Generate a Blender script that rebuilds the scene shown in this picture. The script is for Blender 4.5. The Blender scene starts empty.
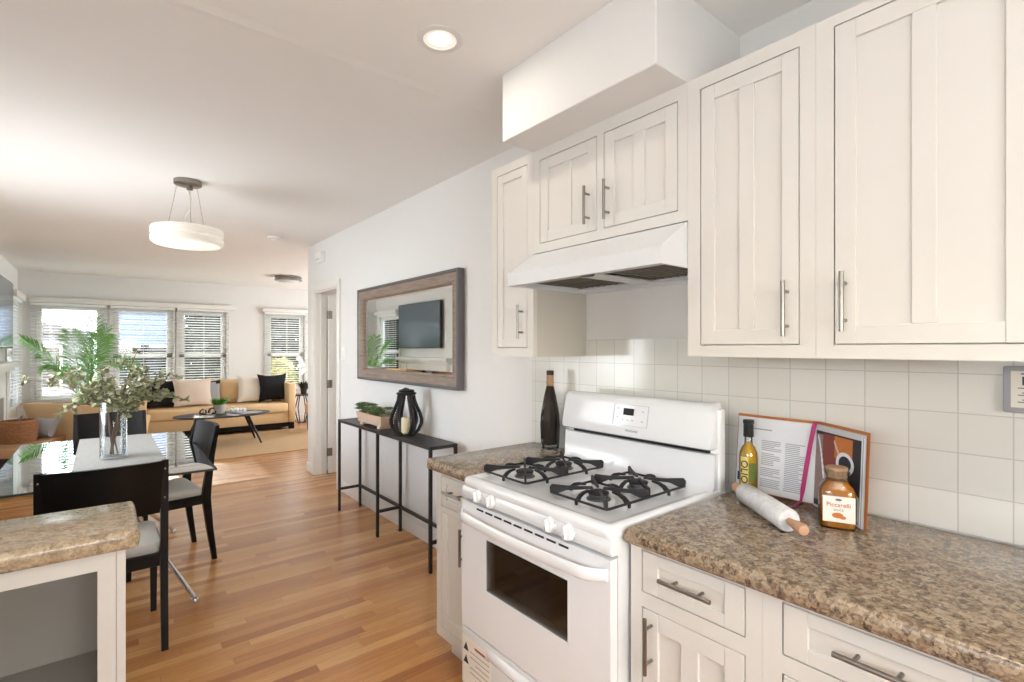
import bpy, bmesh, math, random
from mathutils import Vector, Matrix, Euler
random.seed(7)
PI = math.pi
SC = bpy.context.scene
COL = SC.collection

# ------------------------------------------------------------------ camera
cam_d = bpy.data.cameras.new('camera')
cam = bpy.data.objects.new('camera', cam_d); COL.objects.link(cam)
cam.location = (-1.85, 0.0, 1.425)
cam.rotation_euler = (PI/2, 0, -math.radians(39.0))
cam_d.sensor_width = 36.0
cam_d.lens = 36.0*505/1024
cam_d.shift_y = 7/1024.0
cam_d.clip_start = 0.02
SC.camera = cam

# ------------------------------------------------------------------ world, sun, exposure
SC.view_settings.view_transform = 'Standard'
SC.view_settings.look = 'None'
SC.view_settings.gamma = 1
SC.view_settings.exposure = 0.17
SC.view_settings.use_curve_mapping = False
w = bpy.data.worlds.new('world'); SC.world = w; w.use_nodes = True
nt = w.node_tree; nt.nodes.clear()
wo = nt.nodes.new('ShaderNodeOutputWorld'); bg = nt.nodes.new('ShaderNodeBackground')
sky = nt.nodes.new('ShaderNodeTexSky'); sky.sky_type = 'NISHITA'; sky.sun_disc = False
sky.sun_elevation = math.radians(35); sky.sun_rotation = math.radians(200); sky.air_density = 1.0; sky.dust_density = 3.0
mixw = nt.nodes.new('ShaderNodeMixRGB'); mixw.inputs[0].default_value = 0.5
mixw.inputs[2].default_value = (4.2, 4.6, 5.0, 1)
nt.links.new(sky.outputs[0], mixw.inputs[1]); nt.links.new(mixw.outputs[0], bg.inputs[0])
nt.links.new(bg.outputs[0], wo.inputs[0]); bg.inputs[1].default_value = 2.0

def light(name, kind, loc, rot, energy, color=(1, 1, 1), **kw):
    l = bpy.data.lights.new(name, kind); l.energy = energy; l.color = color
    for k, v in kw.items(): setattr(l, k, v)
    o = bpy.data.objects.new(name, l); COL.objects.link(o); o.location = loc; o.rotation_euler = rot
    return o
H_C = 2.59
# low sun shining in through the far windows
light('sun', 'SUN', (0, 20, 8), (-math.radians(66), 0, math.radians(-3)), 5.0, (1, .93, .82), angle=math.radians(.6))
# added fill lamps at unseen openings, tilted up to brighten ceiling and rooms
light('near_fill_lamp', 'AREA', (-1.7, -1.56, 1.5), (PI/2+.85, 0, 0), 19, (.94, .97, 1), shape='RECTANGLE', size=1.6, size_y=.6)
light('kitchen_left_fill_lamp', 'AREA', (-2.80, .1, 1.55), (PI/2+.7, 0, -PI/2), 12, (.94, .97, 1), shape='RECTANGLE', size=1.4, size_y=.5)
light('dining_left_fill_lamp', 'AREA', (-2.80, 4.3, 1.5), (PI/2+.18, 0, -PI/2), 26, (.96, .98, 1), shape='RECTANGLE', size=1.8, size_y=1.3)  # added fill for the dining area, out of view
light('living_right_fill_lamp', 'AREA', (3.20, 8.4, 1.4), (PI/2+.35, 0, PI/2), 85, (.97, .985, 1), shape='RECTANGLE', size=2.0, size_y=1.4)  # added fill to brighten the living room, out of view
# the recessed downlight in view, and an unseen disk lamp added behind the camera
light('downward_disk_light', 'AREA', (-.863, 1.65, H_C-.012), (0, 0, 0), 2.2, (1, .93, .82), shape='DISK', size=.07)
light('downward_disk_light', 'AREA', (-1.45, -.35, H_C-.012), (0, 0, 0), 9, (1, .93, .82), shape='DISK', size=.07)  # added lamp out of view, brightens cooktop and counters
light('back_room_fill_lamp', 'AREA', (1.0, 5.0, 2.5), (0, 0, 0), 9, (1, .96, .9), shape='DISK', size=.5)  # unseen fill added to brighten the room behind the door

# ------------------------------------------------------------------ node materials
def lin(c):
    return tuple((x/12.92 if x <= .04045 else ((x+.055)/1.055)**2.4) for x in c)
def rgb(r, g, b): return lin((r/255, g/255, b/255))
class NB:
    def __init__(s, name):
        s.m = bpy.data.materials.new(name); s.m.use_nodes = True; s.t = s.m.node_tree
        s.b = s.t.nodes['Principled BSDF']; s.out = s.t.nodes['Material Output']
    def n(s, typ, **kw):
        x = s.t.nodes.new(typ)
        for k, v in kw.items(): setattr(x, k, v)
        return x
    def l(s, a, b): s.t.links.new(a, b)
    def coord(s, scale=(1, 1, 1), rot=(0, 0, 0), loc=(0, 0, 0)):
        tc = s.n('ShaderNodeTexCoord'); mp = s.n('ShaderNodeMapping')
        mp.inputs['Scale'].default_value = scale; mp.inputs['Rotation'].default_value = rot; mp.inputs['Location'].default_value = loc
        s.l(tc.outputs['Object'], mp.inputs[0]); return mp.outputs[0]
    def noise(s, vec, scale, detail=3, rough=.5, dist=0):
        x = s.n('ShaderNodeTexNoise'); x.inputs['Scale'].default_value = scale; x.inputs['Detail'].default_value = detail
        x.inputs['Roughness'].default_value = rough; x.inputs['Distortion'].default_value = dist
        s.l(vec, x.inputs['Vector']); return x.outputs['Fac']
    def ramp(s, fac, stops, interp='LINEAR'):
        x = s.n('ShaderNodeValToRGB'); x.color_ramp.interpolation = interp
        e = x.color_ramp.elements
        while len(e) < len(stops): e.new(.5)
        for i, (p, c) in enumerate(stops): e[i].position = p; e[i].color = (*c, 1)
        s.l(fac, x.inputs[0]); return x.outputs[0]
    def mix(s, fac, a, b, blend='MIX'):
        x = s.n('ShaderNodeMixRGB'); x.blend_type = blend
        for i, v in ((0, fac), (1, a), (2, b)):
            if isinstance(v, (int, float)): x.inputs[i].default_value = v
            elif isinstance(v, tuple): x.inputs[i].default_value = (*v, 1)
            else: s.l(v, x.inputs[i])
        return x.outputs[0]
    def math(s, op, a, b=0.0):
        x = s.n('ShaderNodeMath', operation=op)
        for i, v in ((0, a), (1, b)):
            if isinstance(v, (int, float)): x.inputs[i].default_value = v
            else: s.l(v, x.inputs[i])
        return x.outputs[0]
    def bump(s, h, strength=.2, dist=.01):
        x = s.n('ShaderNodeBump'); x.inputs['Strength'].default_value = strength; x.inputs['Distance'].default_value = dist
        s.l(h, x.inputs['Height']); s.l(x.outputs[0], s.b.inputs['Normal'])
    def base(s, c):
        if isinstance(c, tuple): s.b.inputs['Base Color'].default_value = (*c, 1)
        else: s.l(c, s.b.inputs['Base Color'])
    def set(s, **kw):
        for k, v in kw.items(): s.b.inputs[k].default_value = v
        return s
def plain(name, c, rough=.5, metal=0, bscale=0, bstr=.1, var=.0, vscale=8, coat=0, **kw):
    m = NB(name); m.base(c); m.b.inputs['Roughness'].default_value = rough; m.b.inputs['Metallic'].default_value = metal
    vec = m.coord()
    if var:
        f = m.noise(vec, vscale, 4)
        m.base(m.mix(f, tuple(x*(1-var) for x in c), tuple(min(1, x*(1+var)) for x in c)))
    if bscale: m.bump(m.noise(vec, bscale, 3), bstr, .004)
    if coat: m.b.inputs['Coat Weight'].default_value = coat; m.b.inputs['Coat Roughness'].default_value = .05
    for k, v in kw.items(): m.b.inputs[k].default_value = v
    return m.m
M = {}
M['wall'] = plain('wall_paint', rgb(230, 228, 225), .7, bscale=60, bstr=.06, var=.008)
M['ceiling'] = plain('ceiling_paint', rgb(243, 240, 236), .8, bscale=50, bstr=.06, var=.008)
M['trim'] = plain('white_trim_paint', rgb(232, 229, 224), .35, var=.01)
M['cab'] = plain('cream_cabinet_paint', rgb(221, 217, 210), .42, bscale=30, bstr=.03, var=.01)
M['cab_side'] = plain('cabinet_side_panel', rgb(205, 200, 190), .5, var=.02, vscale=3)
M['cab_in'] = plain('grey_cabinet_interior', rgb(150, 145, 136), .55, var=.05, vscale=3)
M['enamel'] = plain('white_enamel', rgb(238, 239, 241), .16, coat=.5, var=.004)
M['enamel2'] = plain('white_enamel_satin', rgb(226, 228, 230), .3, var=.004)
M['greyline'] = plain('grey_print', rgb(120, 122, 126), .5)
M['iron'] = plain('black_cast_iron', rgb(26, 26, 28), .55, bscale=120, bstr=.1)
M['iron2'] = plain('grey_burner_metal', rgb(95, 96, 98), .45, .5)
M['steel'] = plain('brushed_nickel', rgb(150, 146, 140), .32, 1.0, bscale=200, bstr=.02)
M['chrome'] = plain('chrome', rgb(215, 215, 215), .1, 1.0)
M['filter'] = plain('grease_filter_mesh', rgb(128, 122, 112), .5, .5, bscale=400, bstr=.4)
M['black'] = plain('black_gap', rgb(16, 16, 17), .6)
M['blackmetal'] = plain('black_powder_coat', rgb(38, 37, 38), .45, bscale=90, bstr=.03)
M['blackwood'] = plain('black_lacquered_wood', rgb(11, 10, 11), .36, var=.1, **{'Specular IOR Level': .3})
M['graywood'] = plain('dark_grey_oak', rgb(60, 58, 58), .5, var=.15)
M['seat'] = plain('light_grey_seat_fabric', rgb(205, 203, 198), .9, bscale=300, bstr=.25, var=.03)
M['tan'] = plain('tan_upholstery', rgb(228, 194, 148), .75, bscale=250, bstr=.15, var=.05, vscale=4)
M['tanwood'] = plain('tan_wood', rgb(176, 134, 98), .6, var=.1)
M['cushblack'] = plain('black_cotton', rgb(18, 17, 20), .95, bscale=150, bstr=.2)
M['cushwhite'] = plain('off_white_linen', rgb(228, 218, 206), .95, bscale=150, bstr=.3, var=.03)
M['cushblush'] = plain('blush_linen', rgb(220, 200, 184), .95, bscale=150, bstr=.3, var=.05)
M['cushgrey'] = plain('grey_woven_fabric', rgb(165, 165, 166), .95, bscale=150, bstr=.3, var=.15, vscale=60)
M['paper'] = plain('paper', rgb(236, 237, 240), .8)
M['paper2'] = plain('page_edges', rgb(214, 213, 212), .8, var=.1, vscale=80)
M['ink'] = plain('grey_text_ink', rgb(168, 170, 178), .8)
M['inkdark'] = plain('dark_ink', rgb(52, 50, 58), .8)
M['orange'] = plain('orange_cover', rgb(196, 120, 66), .6, var=.1)
M['pink'] = plain('magenta_ribbon', rgb(186, 32, 110), .5)
M['redbrown'] = plain('print_red_brown', rgb(140, 66, 58), .6, var=.25, vscale=40)
M['orangeprint'] = plain('print_orange', rgb(202, 118, 52), .6, var=.15, vscale=40)
M['greyprint'] = plain('print_mauve_grey', rgb(150, 130, 126), .6, var=.25, vscale=60)
M['dark_print_shade'] = plain('print_and_shade_dark', rgb(52, 46, 50), .6, var=.2)  # also colours the shadow box under the bench
M['cork'] = plain('cork', rgb(176, 142, 112), .85, bscale=200, bstr=.4, var=.2, vscale=120)
M['blackcap'] = plain('black_cap', rgb(24, 24, 27), .35)
M['darkcap'] = plain('dark_brown_cap', rgb(60, 42, 38), .5)
M['handwood'] = plain('pale_turned_wood', rgb(196, 152, 120), .5, var=.12, vscale=30)
M['label'] = plain('cream_label', rgb(238, 232, 220), .6)
M['labelred'] = plain('label_red_ink', rgb(196, 84, 60), .6)
M['yellowlabel'] = plain('yellow_label', rgb(226, 206, 120), .6)
M['greenlabel'] = plain('green_label', rgb(112, 122, 50), .6, var=.2, vscale=60)
M['stainless'] = plain('grey_plastic', rgb(176, 178, 184), .4, .2)
M['plantpot'] = plain('grey_ceramic', rgb(190, 184, 180), .6, bscale=60, bstr=.1, var=.04)
M['whitepot'] = plain('white_ceramic', rgb(238, 238, 238), .3)
M['planter'] = plain('whitewashed_wood', rgb(214, 184, 160), .7, bscale=80, bstr=.2, var=.08, vscale=20)
M['succulent'] = plain('succulent_green', rgb(110, 128, 84), .6, var=.35, vscale=30)
M['grass'] = plain('bright_plant_green', rgb(92, 150, 50), .6, var=.3, vscale=30)
M['palm'] = plain('palm_green', rgb(132, 196, 96), .5, var=.25, vscale=10)
M['sage'] = plain('sage_leaf', rgb(158, 160, 126), .65, var=.25, vscale=14)
M['twig'] = plain('brown_twig', rgb(112, 88, 72), .8, bscale=80, bstr=.3, var=.15)
M['candle'] = plain('cream_wax', rgb(238, 222, 186), .5)
M['rubber'] = plain('dark_rubber', rgb(40, 40, 40), .7)
M['white_plastic'] = plain('white_plastic', rgb(238, 238, 236), .3)
M['tv'] = plain('tv_screen_reflected_tint', rgb(92, 106, 118), .2, coat=.3)  # blue-grey of reflected window light is put into the screen colour
M['blind'] = plain('white_headrail', rgb(240, 240, 238), .45)
def m_slat():
    m = NB('white_blind_slat'); m.base(rgb(242, 242, 240)); m.set(Roughness=.45); tr = m.n('ShaderNodeBsdfTranslucent'); tr.inputs[0].default_value = (.9, .9, .88, 1)
    mx = m.n('ShaderNodeMixShader'); mx.inputs[0].default_value = .6; m.l(m.b.outputs[0], mx.inputs[1]); m.l(tr.outputs[0], mx.inputs[2]); m.l(mx.outputs[0], m.out.inputs[0]); return m.m
M['slat'] = m_slat()
M['bluesiding'] = plain('blue_siding', rgb(74, 92, 118), .8, var=.04)
M['greysiding'] = plain('grey_siding', rgb(104, 106, 112), .8, var=.04)
M['roofing'] = plain('dark_shingle', rgb(70, 68, 70), .9, bscale=20, bstr=.5, var=.1)
M['lawn'] = plain('outside_lawn', rgb(120, 128, 84), .9, var=.2, vscale=2)
M['asphalt'] = plain('outside_asphalt', rgb(130, 130, 132), .9, var=.1)
M['evergreen'] = plain('evergreen_foliage', rgb(44, 50, 44), .9, var=.3, vscale=3)
M['bush'] = plain('autumn_bush_foliage', rgb(150, 146, 90), .9, var=.3, vscale=3)
M['carpaint'] = plain('dark_blue_car_paint', rgb(62, 84, 120), .2, coat=.5)
M['carglass'] = plain('car_glass', rgb(26, 30, 36), .08)
M['redstrip'] = plain('red_print_strip', rgb(150, 60, 44), .6)

def m_floor():
    m = NB('oak_strip_floor'); tc = m.n('ShaderNodeTexCoord'); sp = m.n('ShaderNodeSeparateXYZ'); m.l(tc.outputs['Object'], sp.inputs[0])
    X, Y = sp.outputs[0], sp.outputs[1]
    row = m.math('DIVIDE', Y, .058); rf = m.math('FLOOR', row)
    wn = m.n('ShaderNodeTexWhiteNoise', noise_dimensions='1D'); m.l(rf, wn.inputs['W'])
    Ln = m.math('ADD', m.math('MULTIPLY', wn.outputs['Value'], .45), .55)
    sh = m.math('ADD', m.math('DIVIDE', X, Ln), m.math('MULTIPLY', wn.outputs['Value'], 37.3))
    cf = m.math('FLOOR', sh)
    cb = m.n('ShaderNodeCombineXYZ'); m.l(rf, cb.inputs[0]); m.l(cf, cb.inputs[1])
    w2 = m.n('ShaderNodeTexWhiteNoise', noise_dimensions='3D'); m.l(cb.outputs[0], w2.inputs['Vector'])
    r = w2.outputs['Value']
    base = m.ramp(r, [(0, rgb(170, 110, 60)), (.14, rgb(192, 134, 78)), (.5, rgb(208, 152, 93)), (.8, rgb(217, 165, 105)), (1, rgb(229, 182, 125))])
    # grain, shifted per board
    off = m.n('ShaderNodeVectorMath', operation='SCALE'); m.l(w2.outputs['Color'], off.inputs[0]); off.inputs['Scale'].default_value = 20
    add = m.n('ShaderNodeVectorMath', operation='ADD'); m.l(tc.outputs['Object'], add.inputs[0]); m.l(off.outputs[0], add.inputs[1])
    mp = m.n('ShaderNodeMapping'); mp.inputs['Scale'].default_value = (2.2, 38, 1); m.l(add.outputs[0], mp.inputs[0])
    g = m.noise(mp.outputs[0], 2.2, 5, .6, 1.5)
    g2 = m.noise(mp.outputs[0], 9, 2, .5)
    c = m.mix(m.ramp(g, [(.35, (0, 0, 0)), (.7, (1, 1, 1))]), base, m.mix(1.0, base, (.80, .70, .60), 'MULTIPLY'))
    c = m.mix(m.math('MULTIPLY', g2, .25), c, m.mix(1.0, c, (.86, .80, .72), 'MULTIPLY'))
    # seams
    fy = m.math('FRACT', row); fx = m.math('FRACT', sh)
    sy = m.math('LESS_THAN', m.math('MINIMUM', fy, m.math('SUBTRACT', 1, fy)), .018)
    sx = m.math('LESS_THAN', m.math('MINIMUM', fx, m.math('SUBTRACT', 1, fx)), .0022)
    seam = m.math('MAXIMUM', sy, sx)
    c = m.mix(m.math('MULTIPLY', seam, .35), c, rgb(120, 76, 44))
    m.base(c); m.set(Roughness=.3); m.b.inputs['Coat Weight'].default_value = .3; m.b.inputs['Coat Roughness'].default_value = .16
    m.bump(m.math('SUBTRACT', m.math('MULTIPLY', g, .15), seam), .12, .001)
    return m.m
M['floor'] = m_floor()
def m_granite(name, light=0.0):
    m = NB(name); v0 = m.coord(); L = light
    wv = m.n('ShaderNodeTexNoise'); wv.inputs['Scale'].default_value = 60; wv.inputs['Detail'].default_value = 2; m.l(v0, wv.inputs['Vector'])
    sc = m.n('ShaderNodeVectorMath', operation='SCALE'); m.l(wv.outputs['Color'], sc.inputs[0]); sc.inputs['Scale'].default_value = .012
    ad = m.n('ShaderNodeVectorMath', operation='ADD'); m.l(v0, ad.inputs[0]); m.l(sc.outputs[0], ad.inputs[1]); v = ad.outputs[0]
    def vor(scale):
        x = m.n('ShaderNodeTexVoronoi'); x.inputs['Scale'].default_value = scale; m.l(v, x.inputs['Vector'])
        sp = m.n('ShaderNodeSeparateXYZ'); m.l(x.outputs['Color'], sp.inputs[0]); return sp.outputs[0]
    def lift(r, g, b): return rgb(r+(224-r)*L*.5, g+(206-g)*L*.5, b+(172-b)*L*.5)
    big = m.ramp(vor(62), [(0, lift(84, 72, 64)), (.2, lift(122, 102, 84)), (.45, lift(158, 134, 106)), (.7, lift(184, 160, 130)), (1, lift(208, 190, 164))])
    sm = m.ramp(vor(165), [(0, lift(60, 52, 50)), (.25, lift(128, 110, 94)), (.6, lift(172, 150, 122)), (1, lift(214, 202, 184))])
    c = m.mix(.45, big, sm)
    a = m.noise(v, 58, 5, .7, .3)
    dark = m.ramp(a, [(.38, (1, 1, 1)), (.45, (0, 0, 0))])
    c = m.mix(m.math('MULTIPLY', dark, .88-.5*L), c, lift(40, 35, 36))
    p = m.noise(v, 42, 3, .6, .2); c = m.mix(m.math('MULTIPLY', m.ramp(p, [(.58, (0, 0, 0)), (.66, (1, 1, 1))]), .4), c, lift(206, 194, 178))
    g = m.noise(v0, 7, 2, .5); c = m.mix(m.math('MULTIPLY', g, .22), c, lift(150, 122, 98))
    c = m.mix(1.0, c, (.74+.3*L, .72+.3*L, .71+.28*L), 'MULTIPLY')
    m.base(c); m.set(Roughness=.2); m.b.inputs['Specular IOR Level'].default_value = .4
    return m.m
M['granite'] = m_granite('brown_granite', .15)
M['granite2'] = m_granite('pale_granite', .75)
def m_tile():
    m = NB('backsplash_tile'); tc = m.n('ShaderNodeTexCoord'); sp = m.n('ShaderNodeSeparateXYZ'); m.l(tc.outputs['Object'], sp.inputs[0])
    cb = m.n('ShaderNodeCombineXYZ'); m.l(m.math('SUBTRACT', sp.outputs[1], .09), cb.inputs[0]); m.l(m.math('SUBTRACT', sp.outputs[2], .914), cb.inputs[1])
    br = m.n('ShaderNodeTexBrick'); br.offset = 0; br.squash = 1
    for k, vv in (('Scale', 1), ('Mortar Size', .0018), ('Mortar Smooth', .3), ('Brick Width', .11), ('Row Height', .11), ('Bias', 0)): br.inputs[k].default_value = vv
    br.inputs['Color1'].default_value = (*rgb(232, 230, 223), 1); br.inputs['Color2'].default_value = (*rgb(226, 224, 216), 1); br.inputs['Mortar'].default_value = (*rgb(204, 201, 193), 1)
    m.l(cb.outputs[0], br.inputs['Vector']); m.base(br.outputs['Color']); m.set(Roughness=.14); m.b.inputs['Coat Weight'].default_value = .3
    inv = m.math('SUBTRACT', 1, br.outputs['Fac'])
    m.bump(m.math('ADD', inv, m.math('MULTIPLY', m.noise(tc.outputs['Object'], 12, 2), .6)), .25, .002)
    return m.m
M['tile'] = m_tile()
def m_grain(name, c1, c2, scale=(1, 1, 1), sc=6, rough=.5, dist=1, bstr=.1):
    m = NB(name); v = m.coord(scale); f = m.noise(v, sc, 5, .6, dist)
    m.base(m.ramp(f, [(.3, c1), (.7, c2)])); m.set(Roughness=rough); m.bump(f, bstr, .003); return m.m
M['mirrorwood'] = m_grain('taupe_wood_grain', rgb(120, 102, 90), rgb(160, 142, 128), (8, 2, 30), 3, .45)
M['mirroredge'] = plain('grey_frame_edge', rgb(112, 110, 112), .35, .4)
M['rug'] = m_grain('jute_rug', rgb(176, 142, 104), rgb(206, 172, 130), (60, 60, 60), 3, .95, 0, .5)
M['runner'] = m_grain('grey_woven_runner', rgb(150, 148, 142), rgb(196, 194, 188), (20, 60, 20), 4, .9, 1, .3)
M['marble'] = m_grain('white_marble', rgb(206, 206, 208), rgb(236, 235, 234), (1, 1, 1), 22, .25, 2.5, 0)
M['wicker'] = m_grain('brown_wicker', rgb(120, 76, 44), rgb(190, 138, 94), (20, 20, 60), 4, .8, 0, .8)
def m_mirror():
    m = NB('mirror_glass'); m.base((.86, .88, .87)); m.set(Metallic=1.0, Roughness=.01); return m.m
M['mirror'] = m_mirror()
def m_thin(name, tint=(1, 1, 1), refl=1.0, rough=.0, ior=1.5):
    m = NB(name); t = m.n('ShaderNodeBsdfTransparent'); t.inputs[0].default_value = (*tint, 1)
    g = m.n('ShaderNodeBsdfGlossy'); g.inputs['Roughness'].default_value = rough
    fr = m.n('ShaderNodeFresnel'); fr.inputs[0].default_value = ior
    f = m.math('MULTIPLY', fr.outputs[0], refl)
    mx = m.n('ShaderNodeMixShader'); m.l(f, mx.inputs[0]); m.l(t.outputs[0], mx.inputs[1]); m.l(g.outputs[0], mx.inputs[2])
    m.l(mx.outputs[0], m.out.inputs[0]); return m.m
M['glass'] = m_thin('clear_glass', (.97, .98, .98), 1.0)
M['vaseglass'] = m_thin('vase_glass', (.96, .97, .97), .75)
M['tableglass'] = m_thin('table_glass', (.93, .97, .96), 2.6, 0, 1.55)
M['glassedge'] = plain('green_glass_edge', rgb(60, 84, 78), .1)
M['ovenglass'] = m_thin('smoked_oven_glass', (.58, .50, .43), 1.2)
M['bottleglass'] = m_thin('bottle_glass', (.9, .92, .9), 1.2)
def m_liquid(name, c, rough=.06, trans=.55, ior=1.2):
    m = NB(name); m.base(c); m.set(Roughness=rough, IOR=1.45); m.b.inputs['Transmission Weight'].default_value = trans; m.b.inputs['Coat Weight'].default_value = .6; return m.m
M['oil'] = m_liquid('golden_oil', rgb(236, 186, 24), .05, .22)
M['sauce'] = plain('amber_sauce', rgb(196, 122, 20), .22, coat=.6, var=.3, vscale=60)
M['balsamic'] = plain('dark_vinegar', rgb(50, 36, 34), .12, coat=.7, var=.3, vscale=40)
def m_emit(name, c, s, base=(.9, .9, .9)):
    m = NB(name); m.base(base); m.b.inputs['Emission Color'].default_value = (*c, 1); m.b.inputs['Emission Strength'].default_value = s; return m.m
M['lampshade'] = m_emit('glowing_opal_shade', (1, .92, .76), .22, (.85, .82, .76))
M['lampshade_low'] = m_emit('glowing_opal_diffuser', (1, .93, .78), .55, (.85, .82, .76))
M['bulb'] = m_emit('glowing_bulb', (1, .93, .8), 12)
M['frost'] = plain('frosted_glass', rgb(225, 225, 225), .3)

# ------------------------------------------------------------------ mesh builder
class MB:
    def __init__(s): s.bm = bmesh.new(); s.mats = []
    def _mi(s, m):
        if m not in s.mats: s.mats.append(m)
        return s.mats.index(m)
    def _fin(s, verts, m, mat=None):
        if m is not None:
            i = s._mi(m)
            for f in {f for v in verts for f in v.link_faces}: f.material_index = i
        return verts
    def box(s, x0, x1, y0, y1, z0, z1, bev=0, seg=2, m=None, M4=None):
        x0, x1 = min(x0, x1), max(x0, x1); y0, y1 = min(y0, y1), max(y0, y1); z0, z1 = min(z0, z1), max(z0, z1)
        n0 = set(s.bm.verts)
        r = bmesh.ops.create_cube(s.bm, size=1)
        vs = r['verts']
        for v in vs: v.co = Vector(((x0+x1)/2+v.co.x*(x1-x0), (y0+y1)/2+v.co.y*(y1-y0), (z0+z1)/2+v.co.z*(z1-z0)))
        if bev:
            bev = min(bev, (x1-x0)*.49, (y1-y0)*.49, (z1-z0)*.49)
            es = list({e for v in vs for e in v.link_edges})
            bmesh.ops.bevel(s.bm, geom=es, offset=bev, segments=seg, profile=.5, affect='EDGES', clamp_overlap=True)
            vs = [v for v in s.bm.verts if v not in n0]
        if M4 is not None:
            for v in vs: v.co = M4 @ v.co
        return s._fin(vs, m)
    def grid(s, P, closed_u=False, closed_v=False, m=None, cap=False):
        """P: rows of points -> quad sheet"""
        V = [[s.bm.verts.new(p) for p in row] for row in P]
        nu, nv = len(V), len(V[0]); i = s._mi(m) if m is not None else 0
        for a in range(nu if closed_u else nu-1):
            for b in range(nv if closed_v else nv-1):
                try:
                    f = s.bm.faces.new((V[a][b], V[(a+1) % nu][b], V[(a+1) % nu][(b+1) % nv], V[a][(b+1) % nv])); f.material_index = i
                except ValueError: pass
        if cap:
            for row in (V[0], V[-1]):
                try: f = s.bm.faces.new(row); f.material_index = i
                except ValueError: pass
        return V
    def lathe(s, prof, c=(0, 0, 0), n=24, m=None, cap=True, sq=0, M4=None):
        rows = []
        for r, z in prof:
            row = []
            for k in range(n):
                a = 2*PI*k/n; ca, sa = math.cos(a), math.sin(a)
                if sq:   # super-ellipse: rounded-square section
                    q = (abs(ca)**sq+abs(sa)**sq)**(-1/sq); ca *= q; sa *= q
                p = Vector((c[0]+r*ca, c[1]+r*sa, c[2]+z))
                row.append(M4 @ p if M4 is not None else p)
            rows.append(row)
        s.grid(rows, closed_v=True, m=m, cap=cap)
    def tube(s, pts, r, n=8, m=None, closed=False, flat=1.0, up=None):
        pts = [Vector(p) for p in pts]; rows = []; N = len(pts)
        rr = r if isinstance(r, (list, tuple)) else [r]*N
        prev = None
        for i, p in enumerate(pts):
            t = (pts[(i+1) % N]-pts[i-1]) if closed else (pts[min(i+1, N-1)]-pts[max(i-1, 0)])
            t.normalize()
            if prev is None:
                a = Vector(up) if up else (Vector((0, 0, 1)) if abs(t.z) < .9 else Vector((1, 0, 0)))
            else: a = prev
            u = (a-t*a.dot(t)).normalized(); v = t.cross(u); prev = u
            rows.append([p+(u*math.cos(2*PI*k/n)*flat+v*math.sin(2*PI*k/n))*rr[i] for k in range(n)])
        s.grid(rows, closed_u=closed, closed_v=True, m=m, cap=not closed)
    def bar(s, a, b, w, h=None, m=None, up=(0, 0, 1), w2=None, h2=None):
        """square-section bar from a to b"""
        a, b = Vector(a), Vector(b); h = h or w; w2 = w2 or w; h2 = h2 or h
        t = (b-a).normalized(); up = Vector(up)
        if abs(t.dot(up)) > .95: up = Vector((0, 1, 0))
        u = t.cross(up).normalized(); v = u.cross(t)
        A = [a+u*i*w/2+v*j*h/2 for i, j in ((-1, -1), (1, -1), (1, 1), (-1, 1))]
        B = [b+u*i*w2/2+v*j*h2/2 for i, j in ((-1, -1), (1, -1), (1, 1), (-1, 1))]
        s.grid([A, B], closed_v=True, m=m, cap=True)
    def prism(s, poly, axis, a0, a1, m=None):
        """extrude a 2D polygon along axis; poly in the other two axes in order"""
        def P(u, v, a): return {0: (a, u, v), 1: (u, a, v), 2: (u, v, a)}[axis]
        s.grid([[P(u, v, a0) for u, v in poly], [P(u, v, a1) for u, v in poly]], closed_v=True, m=m, cap=True)
    def ball(s, c, r, m=None, sub=2, sc=(1, 1, 1), noise=0):
        vs = bmesh.ops.create_icosphere(s.bm, subdivisions=sub, radius=r)['verts']
        for v in vs:
            k = 1+(random.uniform(-noise, noise) if noise else 0)
            v.co = Vector((v.co.x*sc[0]*k+c[0], v.co.y*sc[1]*k+c[1], v.co.z*sc[2]*k+c[2]))
        s._fin(vs, m)
    def cyl(s, a, b, r, n=16, m=None): s.tube([a, b], r, n, m)
    def build(s, name, mat=None, parent=None, loc=None, smooth=35):
        """loc: origin to subtract (world-built mesh) ; parent: Empty/obj"""
        bmesh.ops.recalc_face_normals(s.bm, faces=s.bm.faces[:])
        me = bpy.data.meshes.new(name)
        if parent is not None and loc is None:
            loc = parent.get('_o', (0, 0, 0))
        if loc is not None:
            o3 = Vector(loc[:])
            for v in s.bm.verts: v.co -= o3
        s.bm.to_mesh(me); s.bm.free()
        for m in (s.mats or [mat]): me.materials.append(M[m] if isinstance(m, str) else m)
        if smooth:
            me.shade_smooth(); me.set_sharp_from_angle(angle=math.radians(smooth))
        o = bpy.data.objects.new(name, me); COL.objects.link(o)
        if parent is not None: o.parent = parent
        elif loc is not None: o.location = loc
        return o
def tag(o, label=None, cat=None, group=None, kind=None):
    if label: o['label'] = label
    if cat: o['category'] = cat
    if group: o['group'] = group
    if kind: o['kind'] = kind
    return o
ROOTS = {}
def thing(name, label, cat, loc=(0, 0, 0), rz=0, group=None, world=True):
    """Empty at the thing's base. world=True: parts' meshes are given in world coordinates"""
    o = bpy.data.objects.new(name, None); COL.objects.link(o); o.empty_display_size = .1
    o.location = loc; o.rotation_euler = (0, 0, rz); tag(o, label, cat, group)
    ROOTS[o.name] = Vector(loc) if world else Vector((0, 0, 0))
    return o
def part(name, mb, mat, parent, label=None, smooth=35):
    r = parent
    while r.parent: r = r.parent
    o = mb.build(name, mat, parent, loc=ROOTS.get(r.name, Vector((0, 0, 0))), smooth=smooth)
    if label: o['label'] = label
    return o
def struct(name, mb, mat, parent=None, smooth=35):
    o = mb.build(name, mat, parent, loc=(0, 0, 0), smooth=smooth)
    if parent is None: o['kind'] = 'structure'
    return o
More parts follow.
